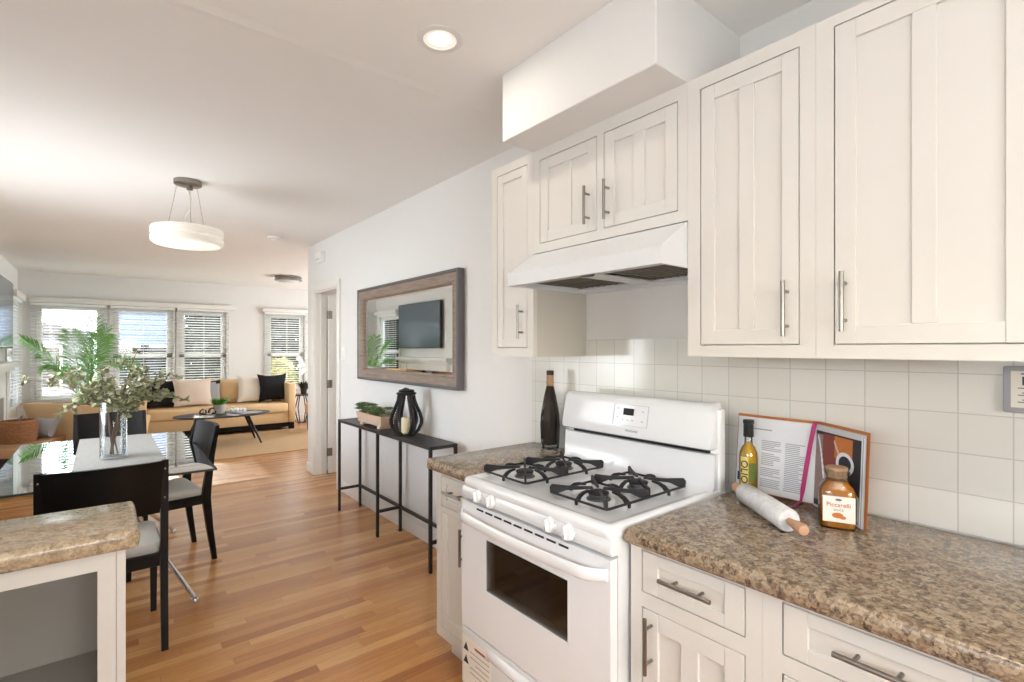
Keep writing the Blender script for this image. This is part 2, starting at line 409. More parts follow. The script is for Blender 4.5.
def single(name, mb, mat, label, cat, loc, group=None, smooth=35, rz=0, local=False):
    o = mb.build(name, mat, None, loc=(0, 0, 0) if local else loc, smooth=smooth)
    o.location = loc; o.rotation_euler = (0, 0, rz)
    return tag(o, label, cat, group)
def copy_tree(o, parent=None):
    c = o.copy(); COL.objects.link(c); c.parent = parent
    for ch in [x for x in bpy.data.objects if x.parent == o]: copy_tree(ch, c)
    return c
def text_mb(txt, size, mat, loc, rot, parent, name='lettering', ext=.0004, align='CENTER'):
    cu = bpy.data.curves.new('lettering', 'FONT'); cu.body = txt; cu.size = size; cu.align_x = align; cu.align_y = 'CENTER'; cu.extrude = ext
    t = bpy.data.objects.new('tmp_text', cu); COL.objects.link(t)
    bpy.context.view_layer.update()
    me = bpy.data.meshes.new_from_object(t.evaluated_get(bpy.context.evaluated_depsgraph_get()))
    bpy.data.objects.remove(t); bpy.data.curves.remove(cu)
    r = parent
    while r.parent: r = r.parent
    o3 = ROOTS.get(r.name, Vector((0, 0, 0)))
    T = Matrix.Translation(Vector(loc)-o3) @ Euler(rot).to_matrix().to_4x4()
    me.transform(T); me.materials.clear(); me.materials.append(M[mat])
    o = bpy.data.objects.new(name, me); COL.objects.link(o); o.parent = parent
    return o
FACE_MX = (PI/2, 0, -PI/2)      # text lying on a surface that faces -X, reading towards -Y

# ------------------------------------------------------------------ room shell
H = 2.59
XL = -2.85; YN = -1.6; YF = 10.49; XR = 3.3; YC = 6.05; T = .12
def wall_holes(mb, axis, a, b, u0, u1, z0, z1, holes):
    """slab between a..b on the given axis ('x' or 'y'), spanning u0..u1, with rectangular holes (u0,u1,z0,z1)"""
    us = sorted({u0, u1, *[h[0] for h in holes], *[h[1] for h in holes]}); zs = sorted({z0, z1, *[h[2] for h in holes], *[h[3] for h in holes]})
    for i in range(len(us)-1):
        run = None
        for j in range(len(zs)):
            solid = False
            if j < len(zs)-1:
                cu, cz = (us[i]+us[i+1])/2, (zs[j]+zs[j+1])/2
                solid = not any(h[0] < cu < h[1] and h[2] < cz < h[3] for h in holes)
            if solid and run is None: run = zs[j]
            if not solid and run is not None:
                if axis == 'x': mb.box(a, b, us[i], us[i+1], run, zs[j])
                else: mb.box(us[i], us[i+1], a, b, run, zs[j])
                run = None
b = MB(); b.box(XL-T, XR+T, YN-T, YF+T, -.12, 0); struct('floor', b, 'floor', smooth=0)
b = MB(); b.box(XL-T, XR+T, YN-T, YF+T, H, H+.12); struct('ceiling', b, 'ceiling', smooth=0)
DOOR = (5.08, 5.80, 0, 2.05)
b = MB(); wall_holes(b, 'x', 0, T, YN-T, YC, 0, H, [DOOR]); struct('wall_right', b, 'wall', smooth=0)
b = MB(); b.box(T, XR+T, YC-T, YC, 0, H); struct('wall_living_near', b, 'wall', smooth=0)
LRW = (7.4, 9.4, .7, 2.1)  # unseen window put in to give the living room light
b = MB(); wall_holes(b, 'x', XR, XR+T, YC, YF+T, 0, H, [LRW]); struct('wall_living_right', b, 'wall', smooth=0)
WZ0, WZ1 = .62, 2.08
FW = [(-2.65, -1.85), (-1.72, -.92), (-.82, -.10), (.60, 1.28)]
b = MB(); wall_holes(b, 'y', YF, YF+T, XL-T, XR+T, 0, H, [(u0, u1, WZ0, WZ1) for u0, u1 in FW]); struct('wall_far', b, 'wall', smooth=0)
LW = (9.38, 10.28, WZ0, WZ1); DW = (3.4, 5.2, .85, 2.15); KW = (-.6, .8, 1.3, 1.8)  # DW and KW are out of view; KW added for its fill lamp
b = MB(); wall_holes(b, 'x', XL-T, XL, YN-T, YF, 0, H, [LW, KW, DW]); struct('wall_left', b, 'wall', smooth=0)
b = MB(); wall_holes(b, 'y', YN-T, YN, XL, 0, 0, H, [(-2.5, -.9, 1.2, 1.8)]); struct('wall_near', b, 'wall', smooth=0)  # unseen opening added behind the near fill lamp
# small room behind the open door
b = MB(); b.box(1.7, 1.8, 4.2, YC-T, 0, H); b.box(T, 1.8, 4.1, 4.2, 0, H); struct('wall_back_room', b, 'wall', smooth=0)
# soffit box over the hood cabinet
b = MB(); b.box(-.525, 0, .93, 1.702, 2.303, H, .003, 1); struct('trim_1', b, 'wall')
# thin band where the kitchen ceiling meets the dining ceiling
b = MB(); b.prism([(1.98, H), (2.06, H), (2.02, H-.004)], 0, XL, 0); struct('trim_2', b, 'ceiling', smooth=0)
# header over the television side
b = MB(); b.box(XL, XL+.012, 6.6, YF, 2.29, H, .003, 1); struct('trim_3', b, 'wall')
# backsplash
b = MB(); b.box(-.008, 0, -1.2, 2.10, .914, 1.395); b.box(-.008, 0, .93, 1.70, 1.395, 1.465); struct('wall_backsplash', b, 'tile', smooth=0)
# baseboards
def baseboard(name, boxes):
    b = MB()
    for x0, x1, y0, y1 in boxes: b.box(x0, x1, y0, y1, 0, .105, .004, 1)
    struct(name, b, 'trim')
baseboard('baseboard_right', [(-.015, 0, 2.10, DOOR[0]-.075), (-.015, 0, DOOR[1]+.09, YC+.012), (-.015, XR, YC, YC+.015)])
baseboard('baseboard_far', [(XL, XR, YF-.015, YF)])
baseboard('baseboard_left', [(XL, XL+.015, 2.2, 6.9), (XL, XL+.015, 9.3, YF)])
# door casing, jamb, door 1
b = MB()
b.box(-.02, 0, DOOR[0]-.07, DOOR[0], 0, 2.12, .004, 1); b.box(-.02, 0, DOOR[1], DOOR[1]+.085, 0, 2.12, .004, 1); b.box(-.02, 0, DOOR[0], DOOR[1], 2.05, 2.12, .004, 1)
b.box(-.003, T+.003, DOOR[0], DOOR[0]+.018, 0, 2.05); b.box(-.003, T+.003, DOOR[1]-.018, DOOR[1], 0, 2.05); b.box(-.003, T+.003, DOOR[0], DOOR[1], 2.032, 2.05)
b.box(.05, .065, DOOR[1]-.03, DOOR[1]-.018, 0, 2.032)
struct('trim_4', b, 'trim')
b = MB(); y0, y1 = 5.735, 5.772
b.box(T+.01, T+.12, y0, y1, .01, 2.02, .002, 1); b.box(T+.60, T+.70, y0, y1, .01, 2.02, .002, 1)
for z0, z1 in ((.01, .22), (.58, .66), (1.0, 1.08), (1.42, 1.50), (1.92, 2.02)): b.box(T+.12, T+.60, y0, y1, z0, z1)
b.box(T+.12, T+.60, y0+.012, y1-.012, .22, 1.92)
d1 = struct('door_1', b, 'trim')
for z in (.25, 1.02, 1.80): b = MB(); b.cyl((T+.006, y0-.005, z-.045), (T+.006, y0-.005, z+.045), .007, 8); b.box(T-.012, T+.05, y0-.003, y0, z-.045, z+.045); struct('door_hinge', b, 'steel', d1)
# windows: sash frame + pane
def window_far(i, u0, u1):
    y = YF+.02
    b = MB()
    for z0, z1 in ((WZ0, WZ0+.07), (1.265, 1.33), (WZ1-.06, WZ1)): b.box(u0, u1, y, y+.05, z0, z1, .004, 1)
    b.box(u0, u0+.075, y, y+.05, WZ0+.07, WZ1-.06, .004, 1); b.box(u1-.075, u1, y, y+.05, WZ0+.07, WZ1-.06, .004, 1)
    # jamb liner and casing on the room side
    for a0, a1 in ((u0-.012, u0), (u1, u1+.012)): b.box(a0, a1, YF-.006, YF+T, WZ0, WZ1)
    b.box(u0, u1, YF-.006, YF+T, WZ0-.012, WZ0); b.box(u0, u1, YF-.006, YF+T, WZ1, WZ1+.012)
    b.box(u0-.055, u0-.005, YF-.018, YF, WZ0-.06, WZ1+.06); b.box(u1+.005, u1+.055, YF-.018, YF, WZ0-.06, WZ1+.06)
    b.box(u0-.055, u1+.055, YF-.018, YF, WZ1, WZ1+.06); b.box(u0-.06, u1+.06, YF-.05, YF, WZ0-.03, WZ0, .004, 1)
    o = struct('window_%d' % i, b, 'trim')
    b = MB(); b.box(u0+.07, u1-.07, y+.022, y+.027, WZ0+.06, 1.28); b.box(u0+.07, u1-.07, y+.03, y+.035, 1.31, WZ1-.05)
    struct('window_pane', b, 'glass', o, smooth=0)
for i, (u0, u1) in enumerate(FW): window_far(i+1, u0, u1)
def window_side(i, x, sgn, u0, u1, z0, z1):
    """in a wall of constant X; sgn: direction outwards"""
    b = MB(); xa, xb = x+sgn*.03, x+sgn*.08; zm = (z0+z1)/2
    for a0, a1 in ((z0, z0+.07), (zm-.03, zm+.03), (z1-.06, z1)): b.box(xa, xb, u0, u1, a0, a1)
    for a0, a1 in ((u0, u0+.07), (u1-.07, u1)): b.box(xa, xb, a0, a1, z0+.07, z1-.06)
    for a0, a1 in ((u0-.06, u0), (u1, u1+.06)): b.box(x-sgn*.018, x, a0, a1, z0-.06, z1+.06)
    b.box(x-sgn*.018, x, u0, u1, z1, z1+.06); b.box(x-sgn*.05, x, u0-.06, u1+.06, z0-.03, z0)
    o = struct('window_%d' % i, b, 'trim')
    b = MB(); b.box((xa+xb)/2-.003, (xa+xb)/2+.003, u0+.06, u1-.06, z0+.06, z1-.05); struct('window_pane', b, 'glass', o, smooth=0)
window_side(5, XL, -1, *LW)
window_side(9, XL, -1, *KW); window_side(6, XL, -1, *DW); window_side(7, XR, 1, *LRW)  # all three out of view, put in where the fill lamps stand
b = MB()
b.box(-2.5, -.9, YN-.08, YN-.03, 1.2, 1.25); b.box(-2.5, -.9, YN-.08, YN-.03, 1.75, 1.8)
for x in (-2.5, -1.73, -.95): b.box(x, x+.05, YN-.08, YN-.03, 1.25, 1.75)
o = struct('window_8', b, 'trim'); b = MB(); b.box(-2.5, -.9, YN-.06, YN-.055, 1.22, 1.78); struct('window_pane', b, 'glass', o, smooth=0)  # unseen window added around the near fill lamp's opening
# long white valance boxes above the far windows
b = MB(); b.box(XL+.14, .04, YF-.10, YF-.02, 2.115, 2.195, .006, 2); struct('trim_5', b, 'trim')
b = MB(); b.box(.50, 1.42, YF-.10, YF-.02, 2.115, 2.185, .006, 2); struct('trim_6', b, 'trim')
# blinds
def slats(n, z0, dz, u0, u1, tilt, axis='x', c=YF-.055, w_=.046):
    b = MB(); dy = w_/2*math.cos(tilt); dh = w_/2*math.sin(tilt)
    for k in range(n):
        z = z0+k*dz
        for o_ in (0,):
            poly = [(c-dy, z-dh), (c, z+.003), (c+dy, z+dh), (c+dy, z+dh-.0022), (c, z+.0008), (c-dy, z-dh-.0022)]
            if axis == 'x': b.prism(poly, 0, u0, u1)
            else: b.prism(poly, 1, u0, u1)
    return b
def blind(label, u0, u1, axis='x', c=YF-.055):
    tl = math.radians(-14)
    L = ((u0+u1)/2, c, 0) if axis == 'x' else (c, (u0+u1)/2, 0)
    t = thing('window_blind', label, 'blind', (L[0], L[1], WZ0), group=None)
    part('slats', slats(33, .655, .0435, u0, u1, tl, axis, c), 'slat', t, smooth=0)
    b = MB()
    if axis == 'x': b.box(u0, u1, c-.02, c+.02, 2.075, 2.112, .003, 1)
    else: b.box(c-.025, c+.025, u0, u1, 2.08, 2.12, .003, 1)
    part('headrail', b, 'blind', t)
    b = MB()
    if axis == 'x': b.box(u0, u1, c-.022, c+.022, .628, .645, .003, 1)
    else: b.box(c-.022, c+.022, u0, u1, .628, .645, .003, 1)
    part('bottom_rail', b, 'blind', t)
    for f in (.14, .5, .86):
        b = MB(); u = u0+(u1-u0)*f
        for q in (-.025, .025):
            if axis == 'x': b.bar((u, c+q, .64), (u, c+q, 2.09), .003)
            else: b.bar((c+q, u, .64), (c+q, u, 2.09), .003)
        part('ladder_cord', b, 'blind', t)
    return t
blind('white slatted blind at the far window behind the palm', -2.70, -1.80)
blind('white slatted blind at the far window looking onto the blue house', -1.765, -.885)
blind('white slatted blind at the far window above the middle of the sofa', -.855, -.055)
blind('white slatted blind at the separate far window above the black cushion', .535, 1.345)
blind('white slatted blind at the side window in the left corner', 9.36, 10.30, 'y', XL+.055)
t = thing('blind_valance', 'white box valance over the blind of the left corner window', 'valance', (XL+.09, 9.83, 2.12))
b = MB(); b.box(XL+.005, XL+.12, 9.32, 10.34, 2.115, 2.20, .006, 2); part('valance_box', b, 'trim', t)

# ------------------------------------------------------------------ cabinets on the right wall
def bar_handle(y, z, x, length, vertical, parent, label=None):
    b = MB(); r = .0058; L = length/2
    if vertical:
        b.cyl((x-.032, y, z-L), (x-.032, y, z+L), r, 12)
        for s_ in (-1, 1): b.cyl((x, y, z+s_*L*.62), (x-.032, y, z+s_*L*.62), .0045, 10)
    else:
        b.cyl((x-.032, y-L, z), (x-.032, y+L, z), r, 12)
        for s_ in (-1, 1): b.cyl((x, y+s_*L*.5, z), (x-.032, y+s_*L*.5, z), .0045, 10)
    return part('handle', b, 'steel', parent, label)
def shaker(name, y0, y1, z0, z1, xf, root, st=.047, center=True, panels=None, rails=None):
    g = .003; y0 += g; y1 -= g; z0 += g; z1 -= g; b = MB(); rl = rails or st; bv = .0012
    b.box(xf, xf+.019, y0, y0+st, z0, z1, bv, 1); b.box(xf, xf+.019, y1-st, y1, z0, z1, bv, 1)
    b.box(xf+.0006, xf+.019, y0+st, y1-st, z0, z0+rl, bv, 1); b.box(xf+.0006, xf+.019, y0+st, y1-st, z1-rl, z1, bv, 1)
    b.box(xf+.009, xf+.016, y0+st-.003, y1-st+.003, z0+rl-.003, z1-rl+.003)
    if center:
        c = (y0+y1)/2; b.box(xf+.0012, xf+.018, c-st/2, c+st/2, z0+rl, z1-rl, bv, 1)
    return part(name, b, 'cab', root)
def cabinet(name, label, y0, y1, z0, z1, xb, xf, fronts, toe=0):
    root = thing(name, label, 'cabinet', ((xb+xf)/2, (y0+y1)/2, z0 if not toe else 0))
    b = MB()
    zb = z0 if not toe else toe
    b.box(xf+.022, xb, y0+.001, y1-.001, zb, z1)
    if toe: b.box(xf+.08, xb, y0+.001, y1-.001, 0, toe)
    part('cabinet_body', b, 'cab_side' if not toe else 'cab', root, smooth=0)
    b = MB(); wall_holes(b, 'x', xf, xf+.022, y0, y1, zb, z1, [f[1:5] for f in fronts]); part('face_frame', b, 'cab', root, smooth=0)
    for f in fronts:
        kind, a0, a1, c0, c1, st, cen, hd = f
        d = shaker(kind, a0, a1, c0, c1, xf, root, st, cen, rails=(st if kind == 'door' else .032))
        if hd: bar_handle(hd[0], hd[1], xf, hd[2], kind == 'door', d)
    return root
UZ = 2.303
cabinet('upper_cabinet', 'narrow single-door cream wall cabinet beside the mirror wall', 1.70, 2.012, 1.385, UZ, -.003, -.35,
        [('door', 1.742, 1.968, 1.425, 2.262, .04, False, (1.775, 1.545, .155))])
cabinet('upper_cabinet', 'short two-door cream wall cabinet above the range hood', .9305, 1.6995, 1.846, UZ, -.003, -.35,
        [('door', .967, 1.291, 1.885, 2.255, .047, True, (1.264, 1.988, .15)), ('door', 1.325, 1.658, 1.885, 2.255, .047, True, (1.365, 1.987, .15))])
cabinet('upper_cabinet', 'tall single-door cream wall cabinet right of the range hood', .545, .930, 1.397, UZ, -.003, -.35,
        [('door', .586, .886, 1.433, 2.262, .045, True, (.6177, 1.535, .155))])
cabinet('upper_cabinet', 'widest tall cream wall cabinet at the right edge above the tiles', .04, .5445, 1.397, UZ, -.003, -.35,
        [('door', .125, .502, 1.433, 2.275, .047, True, (.4744, 1.545, .155))])
cabinet('upper_cabinet', 'cream wall cabinet out at the right past the widest one', -.45, .0395, 1.397, UZ, -.003, -.35,
        [('door', -.40, -.005, 1.433, 2.275, .047, True, (-.36, 1.545, .155))])
cabinet('base_cabinet', 'narrow cream base cabinet between the console table and stove', 1.712, 2.018, 0, .865, -.003, -.66,
        [('drawer', 1.752, 1.978, .712, .852, .035, False, (1.85, .79, .14)), ('door', 1.752, 1.978, .165, .688, .045, False, (1.779, .587, .155))], toe=.12)
cabinet('base_cabinet', 'cream base cabinet with one drawer just right of the stove', .545, .921, 0, .865, -.003, -.66,
        [('drawer', .585, .884, .733, .853, .05, False, (.733, .799, .15)), ('door', .585, .884, .165, .692, .05, True, (.850, .602, .155))], toe=.12)
cabinet('base_cabinet', 'cream base cabinet with wide drawer at the lower right corner', .085, .5445, 0, .865, -.003, -.66,
        [('drawer', .127, .502, .733, .853, .05, False, (.318, .800, .145)), ('door', .127, .502, .165, .692, .05, True, (.46, .60, .155))], toe=.12)
cabinet('base_cabinet', 'cream base cabinet beyond the right edge under the worktop', -.5, .0845, 0, .865, -.003, -.66,
        [('drawer', -.45, .042, .733, .853, .05, False, (-.2, .785, .20)), ('door', -.45, .042, .165, .692, .05, True, (0, .60, .155))], toe=.12)
def slab(name, label, x0, x1, y0, y1, z0, z1, mat, corners=()):
    """stone slab with softly rounded edges and rounded plan corners"""
    b = MB(); pts = []
    r = .035
    for (cx, cy, sx, sy, key) in ((x0, y0, 1, 1, 'a'), (x1, y0, -1, 1, 'b'), (x1, y1, -1, -1, 'c'), (x0, y1, 1, -1, 'd')):
        if key in corners:
            a0 = {'a': PI, 'b': 1.5*PI, 'c': 0, 'd': .5*PI}[key]
            for k in range(6):
                a = a0+k*PI/10; pts.append((cx+sx*r+r*math.cos(a), cy+sy*r+r*math.sin(a)))
        else: pts.append((cx, cy))
    cxm, cym = (x0+x1)/2, (y0+y1)/2
    rows = []
    h = z1-z0; e = .014
    for k in range(9):
        a = -PI/2+PI*k/8; ins = e*(1-math.cos(a)); z = (z0+z1)/2+h/2*math.sin(a)
        rows.append([(min(max(px, x0+ins), x1-ins), min(max(py, y0+ins), y1-ins), z) for px, py in pts])
    b.grid(rows, closed_v=True, cap=True)
    return single(name, b, mat, label, 'worktop', (cxm, cym, z0))
slab('worktop', 'brown speckled granite worktop right of the stove', -.692, -.009, -.5, .922, .866, .914, 'granite')
slab('worktop', 'short brown granite worktop left of the stove under the dark bottle', -.69, -.009, 1.711, 2.08, .866, .914, 'granite', 'ad')

# ------------------------------------------------------------------ range hood
t = thing('range_hood', 'white under-cabinet range hood above the gas stove', 'range hood', (-.25, 1.315, 1.69))
b = MB(); b.prism([(-.352, 1.842), (-.5, 1.745), (-.5, 1.69), (-.488, 1.69), (-.488, 1.736), (-.352, 1.832)], 1, .9405, 1.6895)
for y in (.932, 1.690): b.prism([(-.352, 1.842), (-.5, 1.745), (-.5, 1.69), (-.006, 1.69), (-.006, 1.842)], 1, y, y+.008)
b.box(-.352, -.006, .935, 1.695, 1.835, 1.842); b.box(-.02, -.006, .94, 1.69, 1.69, 1.842)
part('hood_shell', b, 'enamel2', t, smooth=0)
b = MB(); b.box(-.488, -.40, .94, 1.69, 1.702, 1.708); b.box(-.40, -.02, 1.27, 1.36, 1.70, 1.706); b.box(-.07, -.02, .94, 1.69, 1.702, 1.708)
for k in range(5): b.cyl((-.45, 1.36+.022*k, 1.703), (-.45, 1.36+.022*k, 1.697), .006, 10)
part('underside_panel', b, 'enamel2', t)
for y0, y1 in ((.945, 1.27), (1.36, 1.685)):
    b = MB(); b.box(-.40, -.07, y0, y1, 1.712, 1.72); 
    for k in range(9): b.box(-.40, -.07, y0+.02+k*(y1-y0-.04)/8-.001, y0+.02+k*(y1-y0-.04)/8+.001, 1.709, 1.712)
    part('grease_filter', b, 'filter', t)
b = MB(); b.lathe([(.03, 0), (.027, -.006), (.02, -.008)], (-.435, 1.30, 1.702), 18); part('hood_lamp', b, 'iron2', t)

# ------------------------------------------------------------------ gas stove
SY0, SY1 = .932, 1.697; SX = -.735
t = thing('gas_stove', 'white freestanding gas stove with four burners and oven', 'stove', (-.38, 1.315, 0))
b = MB()
b.box(-.70, -.04, SY0+.004, SY0+.02, .03, .893); b.box(-.70, -.04, SY1-.02, SY1-.004, .03, .893)
b.box(-.06, -.04, SY0+.02, SY1-.02, .03, .893); b.box(-.70, -.06, SY0+.02, SY1-.02, .33, .36); b.box(-.70, -.06, SY0+.02, SY1-.02, .80, .893)
part('stove_body', b, 'enamel2', t, smooth=0)
b = MB(); b.box(-.66, -.07, SY0+.06, SY1-.06, .362, .368); b.box(-.075, -.065, SY0+.02, SY1-.02, .365, .8); b.box(-.66, -.07, SY0+.02, SY0+.03, .365, .8); b.box(-.66, -.07, SY1-.03, SY1-.02, .365, .8)
part('oven_cavity', b, plain('oven_cavity_enamel', rgb(120, 108, 98), .4), t)
for z in (.50, .60):
    b = MB()
    b.cyl((-.66, SY0+.04, z), (-.66, SY1-.04, z), .004, 8)
    for k in range(22): y = SY0+.05+k*(SY1-SY0-.1)/21; b.cyl((-.66, y, z+.003), (-.1, y, z+.003), .0018, 6)
    part('oven_rack', b, 'steel', t)
# cooktop: shallow tray with a soft rolled rim
b = MB()
prof = []
def ct(ins, z):
    x0, x1, y0, y1 = SX+ins, -.10, SY0-.001+ins, SY1+.001-ins; r = .03-min(ins, .02); pts = []
    for (cx, cy, a0) in ((x0+r, y0+r, PI), (x1-.002, y0+.002, 1.5*PI), (x1-.002, y1-.002, 0), (x0+r, y1-r, .5*PI)):
        rr = r if cx < -.3 else .002
        for k in range(5): a = a0+k*PI/8; pts.append((cx+rr*math.cos(a), cy+rr*math.sin(a), z))
    return pts
b.grid([ct(.004, .878), ct(.0, .886), ct(0, .900), ct(.004, .908), ct(.012, .913), ct(.024, .914), ct(.036, .912), ct(.046, .907), ct(.06, .905)], closed_v=True, cap=True)
part('cooktop', b, 'enamel', t)
# control panel
b = MB(); b.prism([(-.727, .878), (-.733, .868), (-.736, .845), (-.73, .832), (-.70, .83), (-.70, .88)], 1, SY0+.002, SY1-.002); cp = part('control_panel', b, 'enamel', t)
for y in (1.584, 1.500, 1.185, 1.100):
    b = MB(); R = Matrix.Translation((-.735, y, .857)) @ Matrix.Rotation(-PI/2+.1, 4, 'Y')
    b.lathe([(.026, 0), (.026, .004), (.0235, .012), (.021, .015), (.001, .0155)], (0, 0, 0), 24, M4=R)
    b.box(-.019, .019, -.0055, .0055, .012, .024, .003, 2, M4=R @ Matrix.Rotation(.25, 4, 'Z'))
    k = part('knob', b, 'enamel', t)
    b = MB(); b.box(-.016, -.004, -.001, .001, .0238, .0246, M4=R @ Matrix.Rotation(.25, 4, 'Z')); part('pointer_mark', b, 'greyline', k)
    b = MB()
    for j in range(7):
        a = -1.0+j*PI/3.6
        b.box(-.7365, -.7355, y+.029*math.sin(a)-.0012, y+.029*math.sin(a)+.0012, .857+.022*math.cos(a)-.0012, .857+.022*math.cos(a)+.0012)
    part('dial_marks', b, 'greyline', cp)
# oven door with window opening
DZ0, DZ1 = .328, .822
b = MB(); hole = (1.103, 1.527, .517, .707)
wall_holes(b, 'x', SX, -.704, SY0+.003, SY1-.003, DZ0, DZ1, [hole])
dr = part('oven_door', b, 'enamel', t, smooth=0)
b = MB(); b.box(-.728, -.722, hole[0]-.004, hole[1]+.004, hole[2]-.004, hole[3]+.004); part('window', b, 'ovenglass', dr, 'smoked brown oven window')
b = MB()
for y0, y1, z0, z1 in ((hole[0]-.006, hole[1]+.006, hole[2]-.006, hole[2]), (hole[0]-.006, hole[1]+.006, hole[3], hole[3]+.006), (hole[0]-.006, hole[0], hole[2], hole[3]), (hole[1], hole[1]+.006, hole[2], hole[3])):
    b.box(SX-.0015, SX+.006, y0, y1, z0, z1)
part('window_trim', b, 'enamel2', dr)
# bowed handle, flat in section, running the full width
b = MB(); rows = []
for k in range(29):
    f = k/28; y = SY0+.012+f*(SY1-SY0-.024); e = min(1, min(f, 1-f)/.09); e = math.sin(e*PI/2); dip = -.012*math.sin(PI*f)
    cx = SX-.002-.040*e; zc = .785+dip-.006; hh = .018+.002*e; tt = .009
    rows.append([(cx+tt*math.cos(a)*1.0, y, zc+hh*math.sin(a)) for a in [2*PI*j/12 for j in range(12)]])
b.grid(rows, closed_v=True, cap=True)
part('handle', b, 'enamel', dr)
b = MB(); 
for k in range(9): y = 1.10+k*.056; b.box(SX-.002, SX+.004, y, y+.042, .8045, .811)
part('door_vent', b, 'black', dr)
# storage drawer
b = MB(); b.box(SX, -.704, SY0+.003, SY1-.003, .045, .318, .006, 2)
rows = []
for k in range(25):
    f = k/24; y = 1.04+f*.50; e = math.sin(PI*f)**.5
    rows.append([(SX+.001-.016*e*s_, y, z) for s_, z in ((0, .262), (.6, .266), (1, .276), (.9, .288), (.3, .300), (0, .304))])
b.grid(rows)
sd = part('storage_drawer', b, 'enamel', t)
b = MB(); b.box(SX-.0012, SX, 1.50, 1.69, .10, .285); lb = part('warning_label', b, 'label', sd)
b = MB()
for z in (.258, .238, .218, .198, .178, .158, .138, .118):
    b.box(SX-.0018, SX-.0012, 1.51, 1.635 if int(z*1000) % 3 else 1.60, z, z+.004)
part('label_text', b, 'ink', lb)
b = MB(); b.box(SX-.0018, SX-.0012, 1.535, 1.605, .262, .268); part('label_strip', b, 'redstrip', lb)
b = MB()
for z in (.235, .185):
    b.prism([(1.645, z), (1.68, z), (1.6625, z+.032)], 0, SX-.0018, SX-.0012)
part('warning_symbol', b, 'inkdark', lb)
for k, (x, y) in enumerate(((-.66, .97), (-.66, 1.66), (-.08, .97), (-.08, 1.66))):
    b = MB(); b.lathe([(.02, 0), (.02, .012), (.011, .014), (.011, .034)], (x, y, 0), 14); part('foot', b, 'rubber', t)
# backguard: riser, dark slot, tilted console with rounded face
b = MB(); b.box(-.135, -.095, SY0+.002, SY1-.002, .90, 1.205, .008, 3)
rows = []
for (x, z) in ((-.20, .9055), (-.178, .909), (-.166, .918), (-.160, .935), (-.157, 1.0), (-.155, 1.040), (-.135, 1.043)): rows.append([(x, SY0+.012, z), (x, SY1-.006, z)])
b.grid(rows); b.prism([(x, z) for x, z in ((-.20, .9055), (-.178, .909), (-.166, .918), (-.160, .935), (-.157, 1.0), (-.155, 1.040), (-.135, 1.043), (-.135, .90))], 1, SY0+.0115, SY0+.0125)
part('backguard', b, 'enamel', t)
b = MB(); b.box(-.146, -.132, SY0+.04, SY1-.05, 1.043, 1.058); part('vent_slot', b, 'black', t)
b = MB(); rows = []
for (x, z, ins) in ((-.140, 1.060, .016), (-.168, 1.057, .010), (-.180, 1.062, .004), (-.183, 1.074, 0), (-.172, 1.13, 0), (-.160, 1.19, 0), (-.157, 1.208, .003), (-.150, 1.220, .008), (-.135, 1.226, .011), (-.115, 1.224, .012), (-.10, 1.215, .012)):
    y0, y1 = SY0+ins+.012, SY1-ins
    rows.append([(-.105, y0, z), (x+.016, y0, z), (x+.005, y0+.006, z), (x, y0+.024, z), (x, y1-.024, z), (x+.005, y1-.006, z), (x+.016, y1, z), (-.105, y1, z)])
b.grid(rows); 
cons = part('console', b, 'enamel', t)
# display on the sloping face
CS = math.atan(.023/.116)
def on_con(y, z): return -.183+(z-1.074)*(.023/.116)
Rc = Matrix.Translation((on_con(0, 1.148)-.0006, 1.305, 1.148)) @ Matrix.Rotation(CS, 4, 'Y')
b = MB()
for y0, y1, z0, z1 in ((-.085, .085, .042, .0432), (-.085, .085, -.043, -.0418), (-.0862, -.085, -.043, .043), (.085, .087, -.043, .043)): b.box(-.0006, .0006, y0, y1, z0, z1, M4=Rc)
for y, z in ((.065, .025), (.065, -.012), (.035, -.02), (.012, -.02), (-.012, -.02), (-.06, .02), (-.06, -.02)): b.box(-.0006, .0006, y-.004, y+.004, z-.002, z+.002, M4=Rc)
part('touch_pad_outline', b, 'ink', cons)
b = MB(); b.box(-.0015, .001, -.016, .036, 0, .028, M4=Rc); part('display', b, 'black', cons)
text_mb('FRIGIDAIRE', .0125, 'greyline', (on_con(0, 1.086)-.0012, 1.29, 1.086), (PI/2-CS, 0, -PI/2), cons, ext=.0002)
